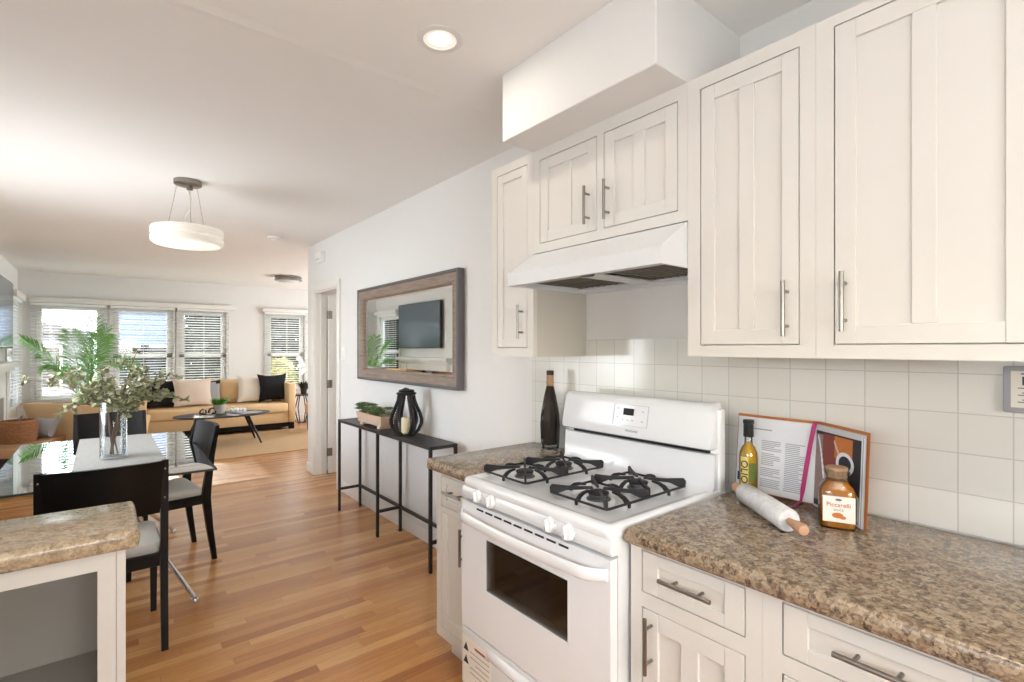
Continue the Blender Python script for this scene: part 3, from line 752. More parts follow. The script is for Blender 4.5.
# burners and grates
def grate(y0, y1, name='burner_grate'):
    x0, x1 = -.632, -.19; z = .921; b = MB(); r = .0045
    c = [(x0+.012, y0, z), (x0, y0+.012, z), (x0, y1-.012, z), (x0+.012, y1, z), (x1-.012, y1, z), (x1, y1-.012, z), (x1, y0+.012, z), (x1-.012, y0, z)]
    b.tube(c, r, 8, closed=True)
    xm = (x0+x1)/2; b.tube([(xm, y0, z), (xm, y1, z)], r, 8)
    for q0, q1 in ((x0, xm), (xm, x1)):
        cx, cy = (q0+q1)/2, (y0+y1)/2
        for (px, py) in ((q0, y0), (q0, y1), (q1, y0), (q1, y1)):
            d = Vector((cx-px, cy-py, 0)); L = d.length; d.normalize(); n_ = Vector((-d.y, d.x, 0))*.004
            if (px, py) not in ((q0 if q0 == x0 else None, y0), (q0 if q0 == x0 else None, y1), (q1 if q1 == x1 else None, y0), (q1 if q1 == x1 else None, y1)): px, py = px+d.x*.004, py+d.y*.004
            prof = [(.004, -.004), (.002, .018), (.010, .027), (L*.4, .023), (L-.022, .026), (L-.018, .018), (L*.6, .012), (L*.35, .009), (L*.18, -.004)]
            A = [Vector((px, py, z))+d*u+Vector((0, 0, v))-n_ for u, v in prof]; B = [p+n_*2 for p in A]
            b.grid([A, B], closed_v=True, cap=True)
        for (px, py) in ((q0, cy), (q1, cy), (cx, y0), (cx, y1)):
            d = Vector((cx-px, cy-py, 0)); L = d.length; d.normalize(); n_ = Vector((-d.y, d.x, 0))*.004
            prof = [(-.003, -.006), (.0, .004), (L*.12, .016), (L*.3, .023), (L*.52, .025), (L*.54, .018), (L*.34, .014), (L*.2, .006), (L*.12, -.006)]
            A = [Vector((px, py, z))+d*u+Vector((0, 0, v))-n_ for u, v in prof]; B = [p+n_*2 for p in A]
            b.grid([A, B], closed_v=True, cap=True)
            b.bar(Vector((px, py, z-.016)), Vector((px, py, z)), .008)
    return part(name, b, 'iron', t)
grate(1.425, 1.69); grate(1.035, 1.297)
for x in (-.522, -.301):
    for y in (1.5575, 1.166):
        b = MB(); b.lathe([(.042, 0), (.040, .004), (.030, .006), (.030, .014), (.034, .016), (.034, .024)], (x, y, .905), 28)
        for j in range(28):
            a = 2*PI*j/28; b.box(x+.031*math.cos(a)-.0012, x+.031*math.cos(a)+.0012, y+.031*math.sin(a)-.0012, y+.031*math.sin(a)+.0012, .912, .924)
        bu = part('burner', b, 'iron2', t)
        b = MB(); b.lathe([(.036, .924), (.036, .929), (.030, .932), (.001, .932)], (x, y, 0), 28); part('burner_cap', b, 'iron', bu)
        b = MB(); b.cyl((x+.046, y, .906), (x+.046, y, .926), .0025, 6); part('igniter', b, 'enamel2', bu)

# ------------------------------------------------------------------ things on the worktops
ZC = .914
# oil bottle
ox, oy = -.075, .862
t = thing('oil_bottle', 'slim bottle of golden olive oil with a black stopper', 'bottle', (ox, oy, ZC))
b = MB(); b.lathe([(.026, .002), (.03, .006), (.0305, .12), (.029, .142), (.022, .160), (.0135, .172), (.0125, .20), (.0145, .203), (.0145, .212), (.010, .213)], (ox, oy, ZC), 28); part('bottle_glass', b, 'bottleglass', t)
b = MB(); b.lathe([(.024, .006), (.0285, .009), (.029, .12), (.0275, .141), (.021, .158), (.012, .170), (.011, .176)], (ox, oy, ZC), 28); part('oil', b, 'oil', t)
b = MB(); b.lathe([(.0165, .198), (.017, .20), (.0165, .243), (.0185, .245), (.0185, .256), (.016, .258), (.001, .258)], (ox, oy, ZC), 20); part('stopper', b, 'blackcap', t)
def wrap(cx, cy, r, a0, a1, z0, z1, n=10):
    return [[(cx+r*math.cos(a0+(a1-a0)*k/n), cy+r*math.sin(a0+(a1-a0)*k/n), z) for k in range(n+1)] for z in (z0, z1)]
va = math.atan2(0-oy, -1.85-ox)       # towards the camera
b = MB(); b.grid(wrap(ox, oy, .0312, va-.95, va-.02, ZC+.02, ZC+.130)); lb = part('front_label', b, 'yellowlabel', t, 'pale yellow vertical label')
b = MB(); b.grid(wrap(ox, oy, .0312, va+.03, va+.95, ZC+.045, ZC+.110)); part('side_label', b, 'greenlabel', t, 'green and brown label')
a_ = va-.48; d_ = Vector((math.cos(a_), math.sin(a_), 0))
text_mb('OLIO', .034, 'inkdark', (ox+d_.x*.0312, oy+d_.y*.0312, ZC+.078), (PI/2, PI/2, a_+PI/2), lb, ext=.0012)
# jar of sauce
jx, jy = -.205, .543
jr = math.atan2(0-jy, -1.85-jx)
t = thing('sauce_jar', 'square glass jar of amber sauce with cork lid and cream label', 'jar', (jx, jy, ZC), jr+.10, world=False)
b = MB(); b.lathe([(.040, 0), (.044, .004), (.045, .10), (.040, .118), (.029, .130), (.028, .150), (.031, .152), (.031, .158), (.027, .160)], (0, 0, 0), 40, sq=5); part('jar_glass', b, 'bottleglass', t)
b = MB(); b.lathe([(.039, .003), (.0425, .006), (.0435, .10), (.038, .115), (.028, .126), (.026, .132)], (0, 0, 0), 40, sq=5); part('sauce', b, 'sauce', t)
b = MB(); b.lathe([(.0262, .140), (.0262, .158), (.0285, .159), (.0285, .167), (.026, .169), (.001, .169)], (0, 0, 0), 24); part('lid', b, 'cork', t)
b = MB(); b.box(.0452, .0460, -.038, .040, .022, .094); b.box(-.02, .0455, .0452, .0460, .022, .094); lb = part('label', b, 'label', t, 'cream paper label')
text_mb('Piccarelli', .0165, 'labelred', (.0463, 0, .070), (PI/2, 0, PI/2), lb, ext=.0004)
text_mb('SAUCE', .008, 'greyline', (.0463, .0, .056), (PI/2, 0, PI/2), lb, ext=.0004)
b = MB(); b.lathe([(.001, 0), (.008, 0), (.008, .0006), (.001, .0006)], (0, 0, 0), 18, M4=Matrix.Translation((.0461, 0, .085)) @ Matrix.Rotation(PI/2, 4, 'Y') @ Matrix.Scale(.45, 4, (1, 0, 0)))
part('emblem', b, 'greyline', lb)
b = MB()
b.lathe([(.001, 0), (.014, 0), (.014, .0006), (.001, .0006)], (0, 0, 0), 18, M4=Matrix.Translation((.0461, -.002, .041)) @ Matrix.Rotation(PI/2, 4, 'Y') @ Matrix.Scale(.55, 4, (1, 0, 0)))
b.lathe([(.001, 0), (.008, 0), (.008, .0007), (.001, .0007)], (0, 0, 0), 14, M4=Matrix.Translation((.0461, .010, .036)) @ Matrix.Rotation(PI/2, 4, 'Y') @ Matrix.Scale(.6, 4, (1, 0, 0)))
part('fruit_picture', b, 'orangeprint', lb)
# rolling pin
A = Vector((-.150, .872, ZC+.033)); B_ = Vector((-.425, .545, ZC+.033)); dv = (B_-A).normalized()
L = (B_-A).length
t = thing('rolling_pin', 'white marble rolling pin with wooden handles on the worktop', 'rolling pin', ((A+B_)/2)-Vector((0, 0, .033)))
R = Matrix.Translation(A) @ dv.to_track_quat('Z', 'X').to_matrix().to_4x4()
b = MB(); b.lathe([(.014, .075), (.029, .076), (.033, .082), (.033, L-.082), (.029, L-.076), (.014, L-.075)], (0, 0, 0), 32, M4=R); part('roller', b, 'marble', t)
for s0, s1 in ((.078, 0), (L-.078, L)):
    d = 1 if s1 > s0 else -1; b = MB()
    b.lathe([(.008, s0-.002*d), (.0095, s0+.004*d), (.0105, s0+.02*d), (.0155, s0+.05*d), (.0165, s0+.066*d), (.013, s0+.077*d), (.002, s0+.080*d)], (0, 0, 0), 20, M4=R); part('handle', b, 'handwood', t)
# open cookbook leaning on the tiles
t = thing('open_cookbook', 'open cookbook with magenta ribbon leaning on the tiles', 'book', (-.07, .70, ZC))
BH = .262
def curve_sheet(P0, P1, P2, n=16):
    out = []
    for k in range(n+1):
        f = k/n; out.append((Vector(P0)*(1-f)**2+Vector(P1)*2*f*(1-f)+Vector(P2)*f*f))
    return out
lp = curve_sheet((-.060, .918), (-.078, .76), (-.068, .655))        # left page, fore edge to gutter (x,y)
rp = curve_sheet((-.068, .655), (-.082, .636), (-.203, .478))
def sheet(path, off, z0, z1, thick, lean=.030, n2=4, name='x', mat='paper', parent=None, label=None):
    b = MB(); F = []; Bk = []
    for j in range(n2+1):
        z = z0+(z1-z0)*j/n2; l_ = lean*(z-ZC)/BH
        F.append([(p.x+l_-off, p.y, z) for p in path]); Bk.append([(p.x+l_-off+thick, p.y+thick*.2, z) for p in path])
    b.grid(F); b.grid(Bk)
    for rows in ((F[0], Bk[0]), (F[-1], Bk[-1]), ([r[0] for r in F], [r[0] for r in Bk]), ([r[-1] for r in F], [r[-1] for r in Bk])): b.grid(list(rows))
    return part(name, b, mat, parent, label)
cv = [Vector((-.048, .926))] + [Vector((p.x+.012, p.y)) for p in lp] + [Vector((p.x+.014, p.y)) for p in rp] + [Vector((-.193, .472))]
sheet(cv, 0, ZC+.001, ZC+BH+.008, .004, name='cover', mat='orange', parent=t, label='orange hard cover')
pl = sheet(lp, 0, ZC+.008, ZC+BH, .010, name='left_page', mat='paper', parent=t)
pr = sheet(rp, .002, ZC+.004, ZC+BH, .013, name='right_page', mat='paper2', parent=t)
def on_page(path, f, z, off=0, lean=.030):
    k = f*(len(path)-1); i = min(int(k), len(path)-2); p = path[i].lerp(path[i+1], k-i)
    return Vector((p.x+lean*(z-ZC)/BH-off-.0008, p.y, z))
def patch(b, path, f0, f1, z0, z1, off=0, m=None, nf=6, nz=3):
    b.grid([[on_page(path, f0+(f1-f0)*i/nf, z0+(z1-z0)*j/nz, off) for i in range(nf+1)] for j in range(nz+1)], m=m)
b = MB(); random.seed(3)
patch(b, lp, .14, .42, ZC+.222, ZC+.226, 0)
for f0, f1 in ((.30, .55), (.60, .88)):
    for k in range(26):
        z = ZC+.185-k*.0062
        if f0 < .4 and k in (6, 14, 20): continue
        patch(b, lp, f0, f1-random.choice((0, .01, .02, .09)), z, z+.0026, 0, nz=1)
part('printed_text', b, 'ink', pl)
b = MB(); patch(b, lp, .02, .05, ZC+.035, ZC+.065, 0, nz=1); part('page_mark', b, 'carpaint', pl)
# the photograph printed on the right page
b = MB()
patch(b, rp, .05, .955, ZC+.012, ZC+.245, .0025, 'dark_print_shade', 14, 8)
patch(b, rp, .05, .42, ZC+.03, ZC+.235, .0030, 'greyprint', 8, 6)
patch(b, rp, .34, .66, ZC+.14, ZC+.240, .0034, 'redbrown', 8, 5)
patch(b, rp, .60, .86, ZC+.175, ZC+.240, .0038, 'orangeprint', 8, 5)
patch(b, rp, .42, .72, ZC+.10, ZC+.17, .0036, 'redbrown', 8, 5)
def disc(b, f, z, rf, rz, off, m, tilt=0, n=22):
    c = b.bm.verts.new(on_page(rp, f, z, off)); ring = []
    for k in range(n):
        a = 2*PI*k/n; u, v = rf*math.cos(a), rz*math.sin(a)
        ring.append(b.bm.verts.new(on_page(rp, min(.98, f+u*math.cos(tilt)), z+v+u*math.sin(tilt)*.1, off)))
    i = b._mi(m)
    for k in range(n): b.bm.faces.new((c, ring[k], ring[(k+1) % n])).material_index = i
disc(b, .76, ZC+.165, .125, .034, .0046, 'paper'); patch(b, rp, .68, .82, ZC+.12, ZC+.16, .0046, 'paper'); disc(b, .765, ZC+.166, .085, .022, .0052, 'inkdark')
disc(b, .60, ZC+.085, .22, .035, .0044, 'paper'); disc(b, .58, ZC+.09, .15, .024, .0048, 'greyprint')
for k in range(12):
    f = .18+.024*k; z = ZC+.225-.00115*k*k*.9-.004*k; disc(b, f, z, .022, .009+.0012*k, .0044, 'paper', n=10)
for k in range(6): disc(b, .60+.014*k, ZC+.222-.006*k, .012, .006, .0050, 'cushblush', n=8)
patch(b, rp, .957, .995, ZC+.006, ZC+.255, .0030, 'paper', 4, 4); patch(b, rp, .970, .978, ZC+.006, ZC+.255, .0036, 'ink', 3, 4)
part('printed_picture', b, None, pr)
b = MB()
rib = [on_page(lp, .98, ZC+BH+.002, .004), on_page(lp, .97, ZC+BH-.01, .006), on_page(lp, .93, ZC+.19, .006), on_page(lp, .895, ZC+.12, .007), on_page(lp, .865, ZC+.05, .008), on_page(lp, .86, ZC+.014, .016), on_page(lp, .82, ZC+.003, .034), on_page(lp, .84, ZC+.002, .052), on_page(lp, .80, ZC+.002, .068)]
rib = [on_page(lp, .99, ZC+BH+.006, -.006)]+rib
rows = []
for i, p in enumerate(rib):
    wd = Vector((0.002, -.0065, .0)) if i < 6 else Vector((-.004, -.005, 0))
    rows.append([p-wd, p+wd])
b.grid(rows); part('ribbon', b, 'pink', t, 'magenta satin ribbon')
# dark bottle on the left worktop
dx, dy = -.085, 1.872
t = thing('vinegar_bottle', 'tall faceted bottle of dark vinegar with a corked neck', 'bottle', (dx, dy, ZC))
b = MB(); b.lathe([(.040, 0), (.044, .004), (.046, .015), (.050, .12), (.047, .175), (.030, .27), (.017, .325), (.0155, .335), (.0165, .34)], (dx, dy, ZC), 8); part('bottle_glass', b, 'bottleglass', t, smooth=0)
b = MB(); b.lathe([(.036, .024), (.043, .026), (.0475, .12), (.045, .174), (.0285, .268), (.0155, .322), (.001, .322)], (dx, dy, ZC), 8); part('vinegar', b, 'balsamic', t, smooth=0)
b = MB(); b.lathe([(.0155, .318), (.018, .323), (.0185, .372), (.0165, .374)], (dx, dy, ZC), 18)
for k in range(3): b.lathe([(.019, .33+.004*k), (.0203, .332+.004*k), (.019, .334+.004*k)], (dx, dy, ZC), 18, cap=False)
part('neck_wrap', b, 'cork', t)
b = MB(); b.lathe([(.0178, .374), (.0185, .376), (.0185, .394), (.016, .397), (.001, .397)], (dx, dy, ZC), 18); part('cap', b, 'darkcap', t)
# grey wall box with a printed card on the tiles
t = thing('wall_plate', 'grey plate with a printed card on the tiles at right edge', 'wall plate', (-.02, .155, 1.25))
b = MB(); b.box(-.026, -.009, .085, .218, 1.258, 1.378, .004, 2); pb = part('plate', b, 'stainless', t)
b = MB(); b.box(-.0275, -.0262, .095, .203, 1.272, 1.366); cd = part('card', b, 'label', pb)
b = MB(); b.box(-.0282, -.0274, .13, .182, 1.330, 1.352); part('card_picture', b, 'bluesiding', cd)
b = MB()
for k in range(7): b.box(-.0282, -.0274, .11, .19-.008*(k % 3), 1.285+k*.006, 1.2875+k*.006)
b.box(-.0282, -.0274, .12, .184, 1.357, 1.361); part('card_text', b, 'greyline', cd)

# ------------------------------------------------------------------ breakfast counter in the left foreground
px1 = -1.800
t = thing('peninsula_cabinet', 'white open-fronted cabinet under the pale granite counter at left', 'cabinet', (-2.3, 1.95, 0))
b = MB(); wall_holes(b, 'y', 1.800, 1.82, XL+.02, px1-.022, 0, .858, [(XL+.07, px1-.062, .10, .81)]); part('face_frame', b, 'cab', t, smooth=0)
b = MB(); b.box(px1-.021, px1, 1.800, 2.10, 0, .858, .001, 1); part('side_panel', b, 'cab', t)
b = MB(); b.box(XL+.02, XL+.04, 1.82, 2.10, 0, .858); part('side_panel', b, 'cab', t)
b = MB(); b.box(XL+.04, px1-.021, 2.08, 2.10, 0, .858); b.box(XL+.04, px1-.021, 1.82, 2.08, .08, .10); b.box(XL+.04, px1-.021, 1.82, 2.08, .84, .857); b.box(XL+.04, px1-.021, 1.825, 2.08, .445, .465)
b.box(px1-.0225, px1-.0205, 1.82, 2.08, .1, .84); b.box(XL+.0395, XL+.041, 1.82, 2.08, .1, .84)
part('interior', b, 'cab_in', t, 'grey-brown inside with one shelf', smooth=0)
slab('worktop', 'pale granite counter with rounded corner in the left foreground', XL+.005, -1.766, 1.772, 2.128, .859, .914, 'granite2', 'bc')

# ------------------------------------------------------------------ mirror, switch, chime box
t = thing('wall_mirror', 'large wall mirror in a taupe wood frame with grey edge', 'mirror', (-.03, 3.68, 1.144))
MY0, MY1, MZ0, MZ1 = 2.776, 4.45, 1.146, 1.950
b = MB()
def frame_ring(b, y0, y1, z0, z1, prof, m=None):
    """prof: list of (inset, x)"""
    rows = [[(x, y0+i, z0+i), (x, y1-i, z0+i), (x, y1-i, z1-i), (x, y0+i, z1-i)] for i, x in prof]
    b.grid(rows, closed_v=True, m=m)
frame_ring(b, MY0, MY1, MZ0, MZ1, [(0, -.004), (0, -.055), (.003, -.058), (.018, -.058), (.021, -.052), (.024, -.050)], 'mirroredge')
frame_ring(b, MY0, MY1, MZ0, MZ1, [(.024, -.050), (.074, -.038), (.077, -.041), (.090, -.041), (.096, -.028), (.096, -.012)], 'mirrorwood')
part('frame', b, None, t, smooth=20)
b = MB(); frame_ring(b, MY0+.094, MY1-.094, MZ0+.094, MZ1-.094, [(0, -.017), (.022, -.0195)]); b.box(-.0195, -.012, MY0+.116, MY1-.116, MZ0+.116, MZ1-.116); part('mirror_glass', b, 'mirror', t, smooth=0)
t = thing('light_switch', 'white double light switch plate beside the doorway', 'switch', (-.005, 4.93, 1.30))
b = MB(); b.box(-.007, 0, 4.865, 4.985, 1.305, 1.432, .003, 2); sp_ = part('switch_plate', b, 'white_plastic', t)
for y in (4.90, 4.95): b = MB(); b.box(-.011, -.007, y-.014, y+.014, 1.34, 1.40, .002, 1); part('rocker', b, 'white_plastic', t)
t = thing('door_chime', 'small white chime box high on the wall above the doorway', 'chime', (-.03, 5.57, 2.35))
b = MB(); b.box(-.05, 0, 5.47, 5.67, 2.352, 2.458, .006, 2); part('chime_cover', b, 'white_plastic', t)
b = MB(); b.box(-.052, -.049, 5.50, 5.64, 2.375, 2.379); b.box(-.052, -.049, 5.50, 5.64, 2.385, 2.389); part('grille', b, 'ink', t)

# ------------------------------------------------------------------ console table with its ornaments
t = thing('console_table', 'long narrow black metal console table under the mirror', 'table', (-.14, 3.6, 0))
cx0, cx1 = -.248, -.045; TW = .020
b = MB(); b.box(cx0-.002, cx1+.002, 2.797, 4.403, .778, .80, .002, 1); part('tabletop', b, 'blackmetal', t)
for y in (2.808, 3.600, 4.392):
    for x in (cx0+.008, cx1-.008):
        b = MB(); b.box(x-TW/2, x+TW/2, y-TW/2, y+TW/2, 0, .778, .001, 1); part('leg', b, 'blackmetal', t)
    b = MB(); b.box(cx0+.02, cx1-.02, y-TW/2, y+TW/2, .18, .20); part('cross_bar', b, 'blackmetal', t)
b = MB(); b.box(cx1-.018, cx1+.002, 2.82, 3.59, .18, .20); b.box(cx1-.018, cx1+.002, 3.61, 4.38, .18, .20); part('rear_rail', b, 'blackmetal', t)
# planter trough
t = thing('succulent_trough', 'whitewashed wooden trough of green succulents on the black console', 'planter', (-.165, 3.84, .80))
b = MB(); rows = []
x0, x1, y0, y1 = -.215, -.095, 3.60, 4.08
b.grid([[(x0+.012, y0+.02, .822), (x1-.012, y0+.02, .822), (x1-.012, y1-.02, .822), (x0+.012, y1-.02, .822)], [(x0, y0, .90), (x1, y0, .90), (x1, y1, .90), (x0, y1, .90)],
        [(x0+.01, y0+.01, .90), (x1-.01, y0+.01, .90), (x1-.01, y1-.01, .90), (x0+.01, y1-.01, .90)], [(x0+.01, y0+.01, .885), (x1-.01, y0+.01, .885), (x1-.01, y1-.01, .885), (x0+.01, y1-.01, .885)]], closed_v=True, cap=True)
part('trough', b, 'planter', t, smooth=0)
for y in (y0+.05, y1-.10): b = MB(); b.box(x0+.014, x1-.014, y, y+.05, .80, .824); part('foot', b, 'planter', t, smooth=0)
def rosette(b, c, r, n=3, m=None, h=.6):
    for j in range(n):
        k_ = 7-j; tilt = .25+.4*j; rr = r*(1-.22*j)
        for q in range(k_):
            a = 2*PI*q/k_+j*.5; d = Vector((math.cos(a)*math.cos(tilt), math.sin(a)*math.cos(tilt), math.sin(tilt))); s_ = Vector((-math.sin(a), math.cos(a), 0))
            C = Vector(c); up = s_.cross(d)*-.18*rr
            A, m1, m2, tp = C, C+d*rr*.6+s_*rr*.28, C+d*rr*.6-s_*rr*.28, C+d*rr
            mid = C+d*rr*.55+up
            vs = [b.bm.verts.new(p) for p in (A, m1, tp, m2, mid)]; i = b._mi(m) if m else 0
            for f in ((0, 1, 4), (1, 2, 4), (2, 3, 4), (3, 0, 4), (0, 3, 2, 1)): 
                ff = b.bm.faces.new([vs[k] for k in f]); ff.material_index = i
random.seed(5)
for gi in range(11):
    b = MB(); y = y0+.035+gi*.041; x = random.choice((-.185, -.155, -.13)); b2 = random.uniform(.045, .065)
    for q in range(3): rosette(b, (x+random.uniform(-.02, .02), y+random.uniform(-.02, .02), .90+random.uniform(0, .055)), b2, 4)
    b.cyl((x, y, .885), (x, y, .90), .012, 8); part('succulent', b, 'succulent', t, smooth=0)
b = MB(); yb = y1-.10
b.tube([(-.15, yb, .89), (-.155, yb+.005, .93), (-.15, yb+.01, .965)], .003, 6)
for q in range(4): rosette(b, (-.15, yb+.008, .93+.012*q), .022, 2)
part('succulent', b, 'succulent', t, smooth=0)
# bead lantern
lx, ly = -.150, 3.31
t = thing('bead_lantern', 'black bulb-shaped beaded lantern on the console table', 'lantern', (lx, ly, .80))
prof = [(.055, .005), (.085, .03), (.106, .075), (.108, .11), (.095, .155), (.072, .205), (.055, .25), (.050, .285)]
for k in range(6):
    a = 2*PI*k/6+.42; b = MB(); pts = []
    for i in range(len(prof)-1):
        for q in range(3):
            f = q/3; pts.append((prof[i][0]*(1-f)+prof[i+1][0]*f, prof[i][1]*(1-f)+prof[i+1][1]*f))
    pts.append(prof[-1]); P3 = [(lx+r*math.cos(a), ly+r*math.sin(a), .80+z+.004) for r, z in pts]
    b.tube(P3, .0125, 8)
    for i in range(0, len(P3)):
        p = Vector(P3[i]); nrm = Vector((math.cos(a), math.sin(a), .0)); sd_ = Vector((-math.sin(a), math.cos(a), 0))
        for s_ in (-1, 1): b.ball(p+nrm*.007+sd_*s_*.012, .0075, sub=1)
    part('rib', b, 'blackcap', t)
b = MB(); b.lathe([(.001, 0), (.058, 0), (.060, .004), (.058, .010), (.001, .012)], (lx, ly, .80), 28); part('base_plate', b, 'blackcap', t)
b = MB(); b.tube([(lx+.056*math.cos(2*PI*k/24), ly+.056*math.sin(2*PI*k/24), 1.098) for k in range(24)], .012, 8, closed=True)
b.tube([(lx+.048*math.cos(2*PI*k/24), ly+.048*math.sin(2*PI*k/24), 1.116) for k in range(24)], .009, 8, closed=True)
for k in range(24): a = 2*PI*k/24; b.ball((lx+.066*math.cos(a), ly+.066*math.sin(a), 1.098), .007, sub=1)
part('top_ring', b, 'blackcap', t)
b = MB(); b.tube([(lx-.0, ly-.055, 1.118), (lx, ly-.03, 1.132), (lx, ly+.02, 1.134), (lx, ly+.05, 1.122)], .006, 8); part('carry_handle', b, 'blackcap', t)
t = thing('pillar_candle', 'cream pillar candle inside the black beaded lantern', 'candle', (lx, ly, .8125))
b = MB(); b.lathe([(.001, 0), (.034, 0), (.036, .004), (.036, .105), (.032, .112), (.012, .106), (.001, .105)], (lx, ly, .8125), 24); part('wax', b, 'candle', t)
b = MB(); b.cyl((lx, ly, .917), (lx+.002, ly, .93), .0012, 6); part('wick', b, 'black', t)

# ------------------------------------------------------------------ ceiling fittings
t = thing('recessed_downlight', 'round recessed downlight glowing in the kitchen ceiling', 'ceiling light', (-.863, 1.650, H))
rx, ry = -.863, 1.650
b = MB(); b.lathe([(.060, .0), (.062, -.006), (.078, -.007), (.086, -.003), (.086, 0)], (rx, ry, H), 40, cap=False); part('trim_ring', b, 'trim', t)
b = MB(); b.lathe([(.061, -.004), (.058, -.0035), (.040, -.0015), (.038, -.001)], (rx, ry, H), 36, cap=False); part('reflector', b, m_emit('warm_reflector', (1, .82, .6), .25), t)
b = MB(); b.lathe([(.039, -.0012), (.036, -.004), (.02, -.007), (.001, -.008)], (rx, ry, H), 30); part('lamp', b, 'bulb', t)
t = thing('pendant_lamp', 'round two-tier white pendant lamp hanging over the glass table', 'pendant lamp', (-1.39, 4.16, 2.13))
qx, qy = -1.39, 4.16
b = MB(); b.lathe([(.001, 0), (.085, 0), (.085, -.028), (.078, -.032), (.001, -.034)], (qx, qy, H), 36); part('canopy', b, 'steel', t, 'brushed nickel ceiling canopy')
b = MB(); b.cyl((qx+.02, qy+.01, H-.034), (qx+.02, qy+.01, H-.06), .012, 12); b.cyl((qx, qy, H-.034), (qx, qy, H-.065), .008, 12); part('cord_grip', b, 'steel', t)
for k in range(3):
    a = .55+k*2*PI/3; b = MB(); b.cyl((qx+.07*math.cos(a), qy+.07*math.sin(a), H-.03), (qx+.13*math.cos(a), qy+.13*math.sin(a), 2.26), .0014, 6); part('suspension_wire', b, 'steel', t)
b = MB(); b.tube([(qx, qy, H-.06), (qx+.018, qy-.012, 2.47), (qx+.012, qy-.008, 2.40), (qx-.02, qy+.01, 2.33), (qx-.012, qy+.008, 2.262)], .0042, 8); part('cord', b, 'label', t)
R_ = .218
b = MB(); b.lathe([(.001, 2.262), (R_-.03, 2.262), (R_-.008, 2.256), (R_, 2.245), (R_, 2.212), (R_-.012, 2.204), (R_-.020, 2.200), (R_-.012, 2.196), (R_, 2.188), (R_, 2.160), (R_-.008, 2.150), (R_-.02, 2.145)], (qx, qy, 0), 64); part('shade', b, 'lampshade', t)
b = MB(); b.lathe([(R_-.018, 2.1465), (R_-.02, 2.142), (R_-.05, 2.136), (.001, 2.130)], (qx, qy, 0), 64); part('diffuser', b, 'lampshade_low', t)
t = thing('smoke_detector', 'small white smoke detector on the ceiling', 'smoke detector', (-.448, 5.684, H))
b = MB(); b.lathe([(.001, 0), (.068, 0), (.068, -.016), (.06, -.022), (.05, -.024), (.045, -.032), (.03, -.038), (.001, -.039)], (-.448, 5.684, H), 32); part('housing', b, 'white_plastic', t)
t = thing('flush_ceiling_light', 'flush nickel and frosted glass light on the living room ceiling', 'ceiling light', (.50, 8.70, H))
fx, fy = .50, 8.70
b = MB(); b.lathe([(.001, 0), (.19, 0), (.205, -.012), (.205, -.026), (.19, -.032), (.19, -.045), (.208, -.05), (.208, -.066), (.19, -.074), (.17, -.072)], (fx, fy, H), 48); part('band', b, 'steel', t, 'brushed nickel double band')
b = MB(); b.lathe([(.172, -.07), (.14, -.092), (.08, -.106), (.001, -.11)], (fx, fy, H), 40); part('shade', b, 'frost', t)

# ------------------------------------------------------------------ dining table, runner, vase
t = thing('dining_table', 'rectangular glass-topped dining table on splayed chrome legs', 'table', (-1.82, 4.12, 0))
TX0, TX1, TY0, TY1, TZ = -2.30, -1.345, 3.30, 4.95, .74
b = MB(); b.box(TX0, TX1, TY0, TY1, TZ-.012, TZ, .002, 1); part('glass_top', b, 'tableglass', t, smooth=0)
b = MB()
for x0, x1, y0, y1 in ((TX0-.001, TX1+.001, TY0-.0015, TY0), (TX0-.001, TX1+.001, TY1, TY1+.0015), (TX0-.0015, TX0, TY0, TY1), (TX1, TX1+.0015, TY0, TY1)): b.box(x0, x1, y0, y1, TZ-.0115, TZ-.0005)
part('glass_edge', b, 'glassedge', t, smooth=0)
hub = Vector((-1.82, 4.05, .58))
b = MB(); b.lathe([(.04, .53), (.05, .55), (.05, .70), (.10, .715), (.10, .727)], (hub.x, hub.y, 0), 28); part('hub', b, 'chrome', t)
for fx_, fy_ in ((-1.448, 3.334), (-1.43, 4.69), (-2.20, 3.40), (-2.20, 4.69)):
    b = MB(); b.tube([(fx_, fy_, .018), (fx_*.5+hub.x*.5, fy_*.5+hub.y*.5, .30), hub], .0125, 12); lg = part('leg', b, 'chrome', t)
    b = MB(); b.lathe([(.001, 0), (.022, 0), (.024, .005), (.02, .018), (.001, .022)], (fx_, fy_, 0), 16); part('foot_pad', b, 'chrome', lg)
b = MB(); rows = []
for k in range(41):
    y = TY0-.002+(TY1-TY0+.004)*k/40; rows.append([(-1.985+.43*j/6, y, TZ+.0035+.0012*math.sin(k*2.1+j*1.3)) for j in range(7)])
b.grid(rows); rows2 = [[(p[0], p[1], TZ+.0006) for p in r] for r in rows]; b.grid(rows2)
single('table_runner', b, 'runner', 'grey woven runner lying along the glass dining table', 'table runner', (-1.77, 4.12, TZ))
vx, vy = -1.800, 3.99; VZ = TZ+.006
t = thing('glass_vase', 'clear glass cylinder vase holding leafy branches on the runner', 'vase', (vx, vy, VZ))
b = MB(); b.lathe([(.066, 0), (.068, .004), (.068, .345), (.0655, .347), (.064, .345), (.064, .02), (.001, .018)], (vx, vy, VZ), 40); part('vase_wall', b, 'vaseglass', t)
b = MB(); b.lathe([(.001, .0005), (.0635, .0005), (.0635, .012), (.001, .015)], (vx, vy, VZ), 32); part('vase_base', b, 'frost', t)
Rv = Vector((.777, -.629, 0)); Fv = Vector((.629, .777, 0))
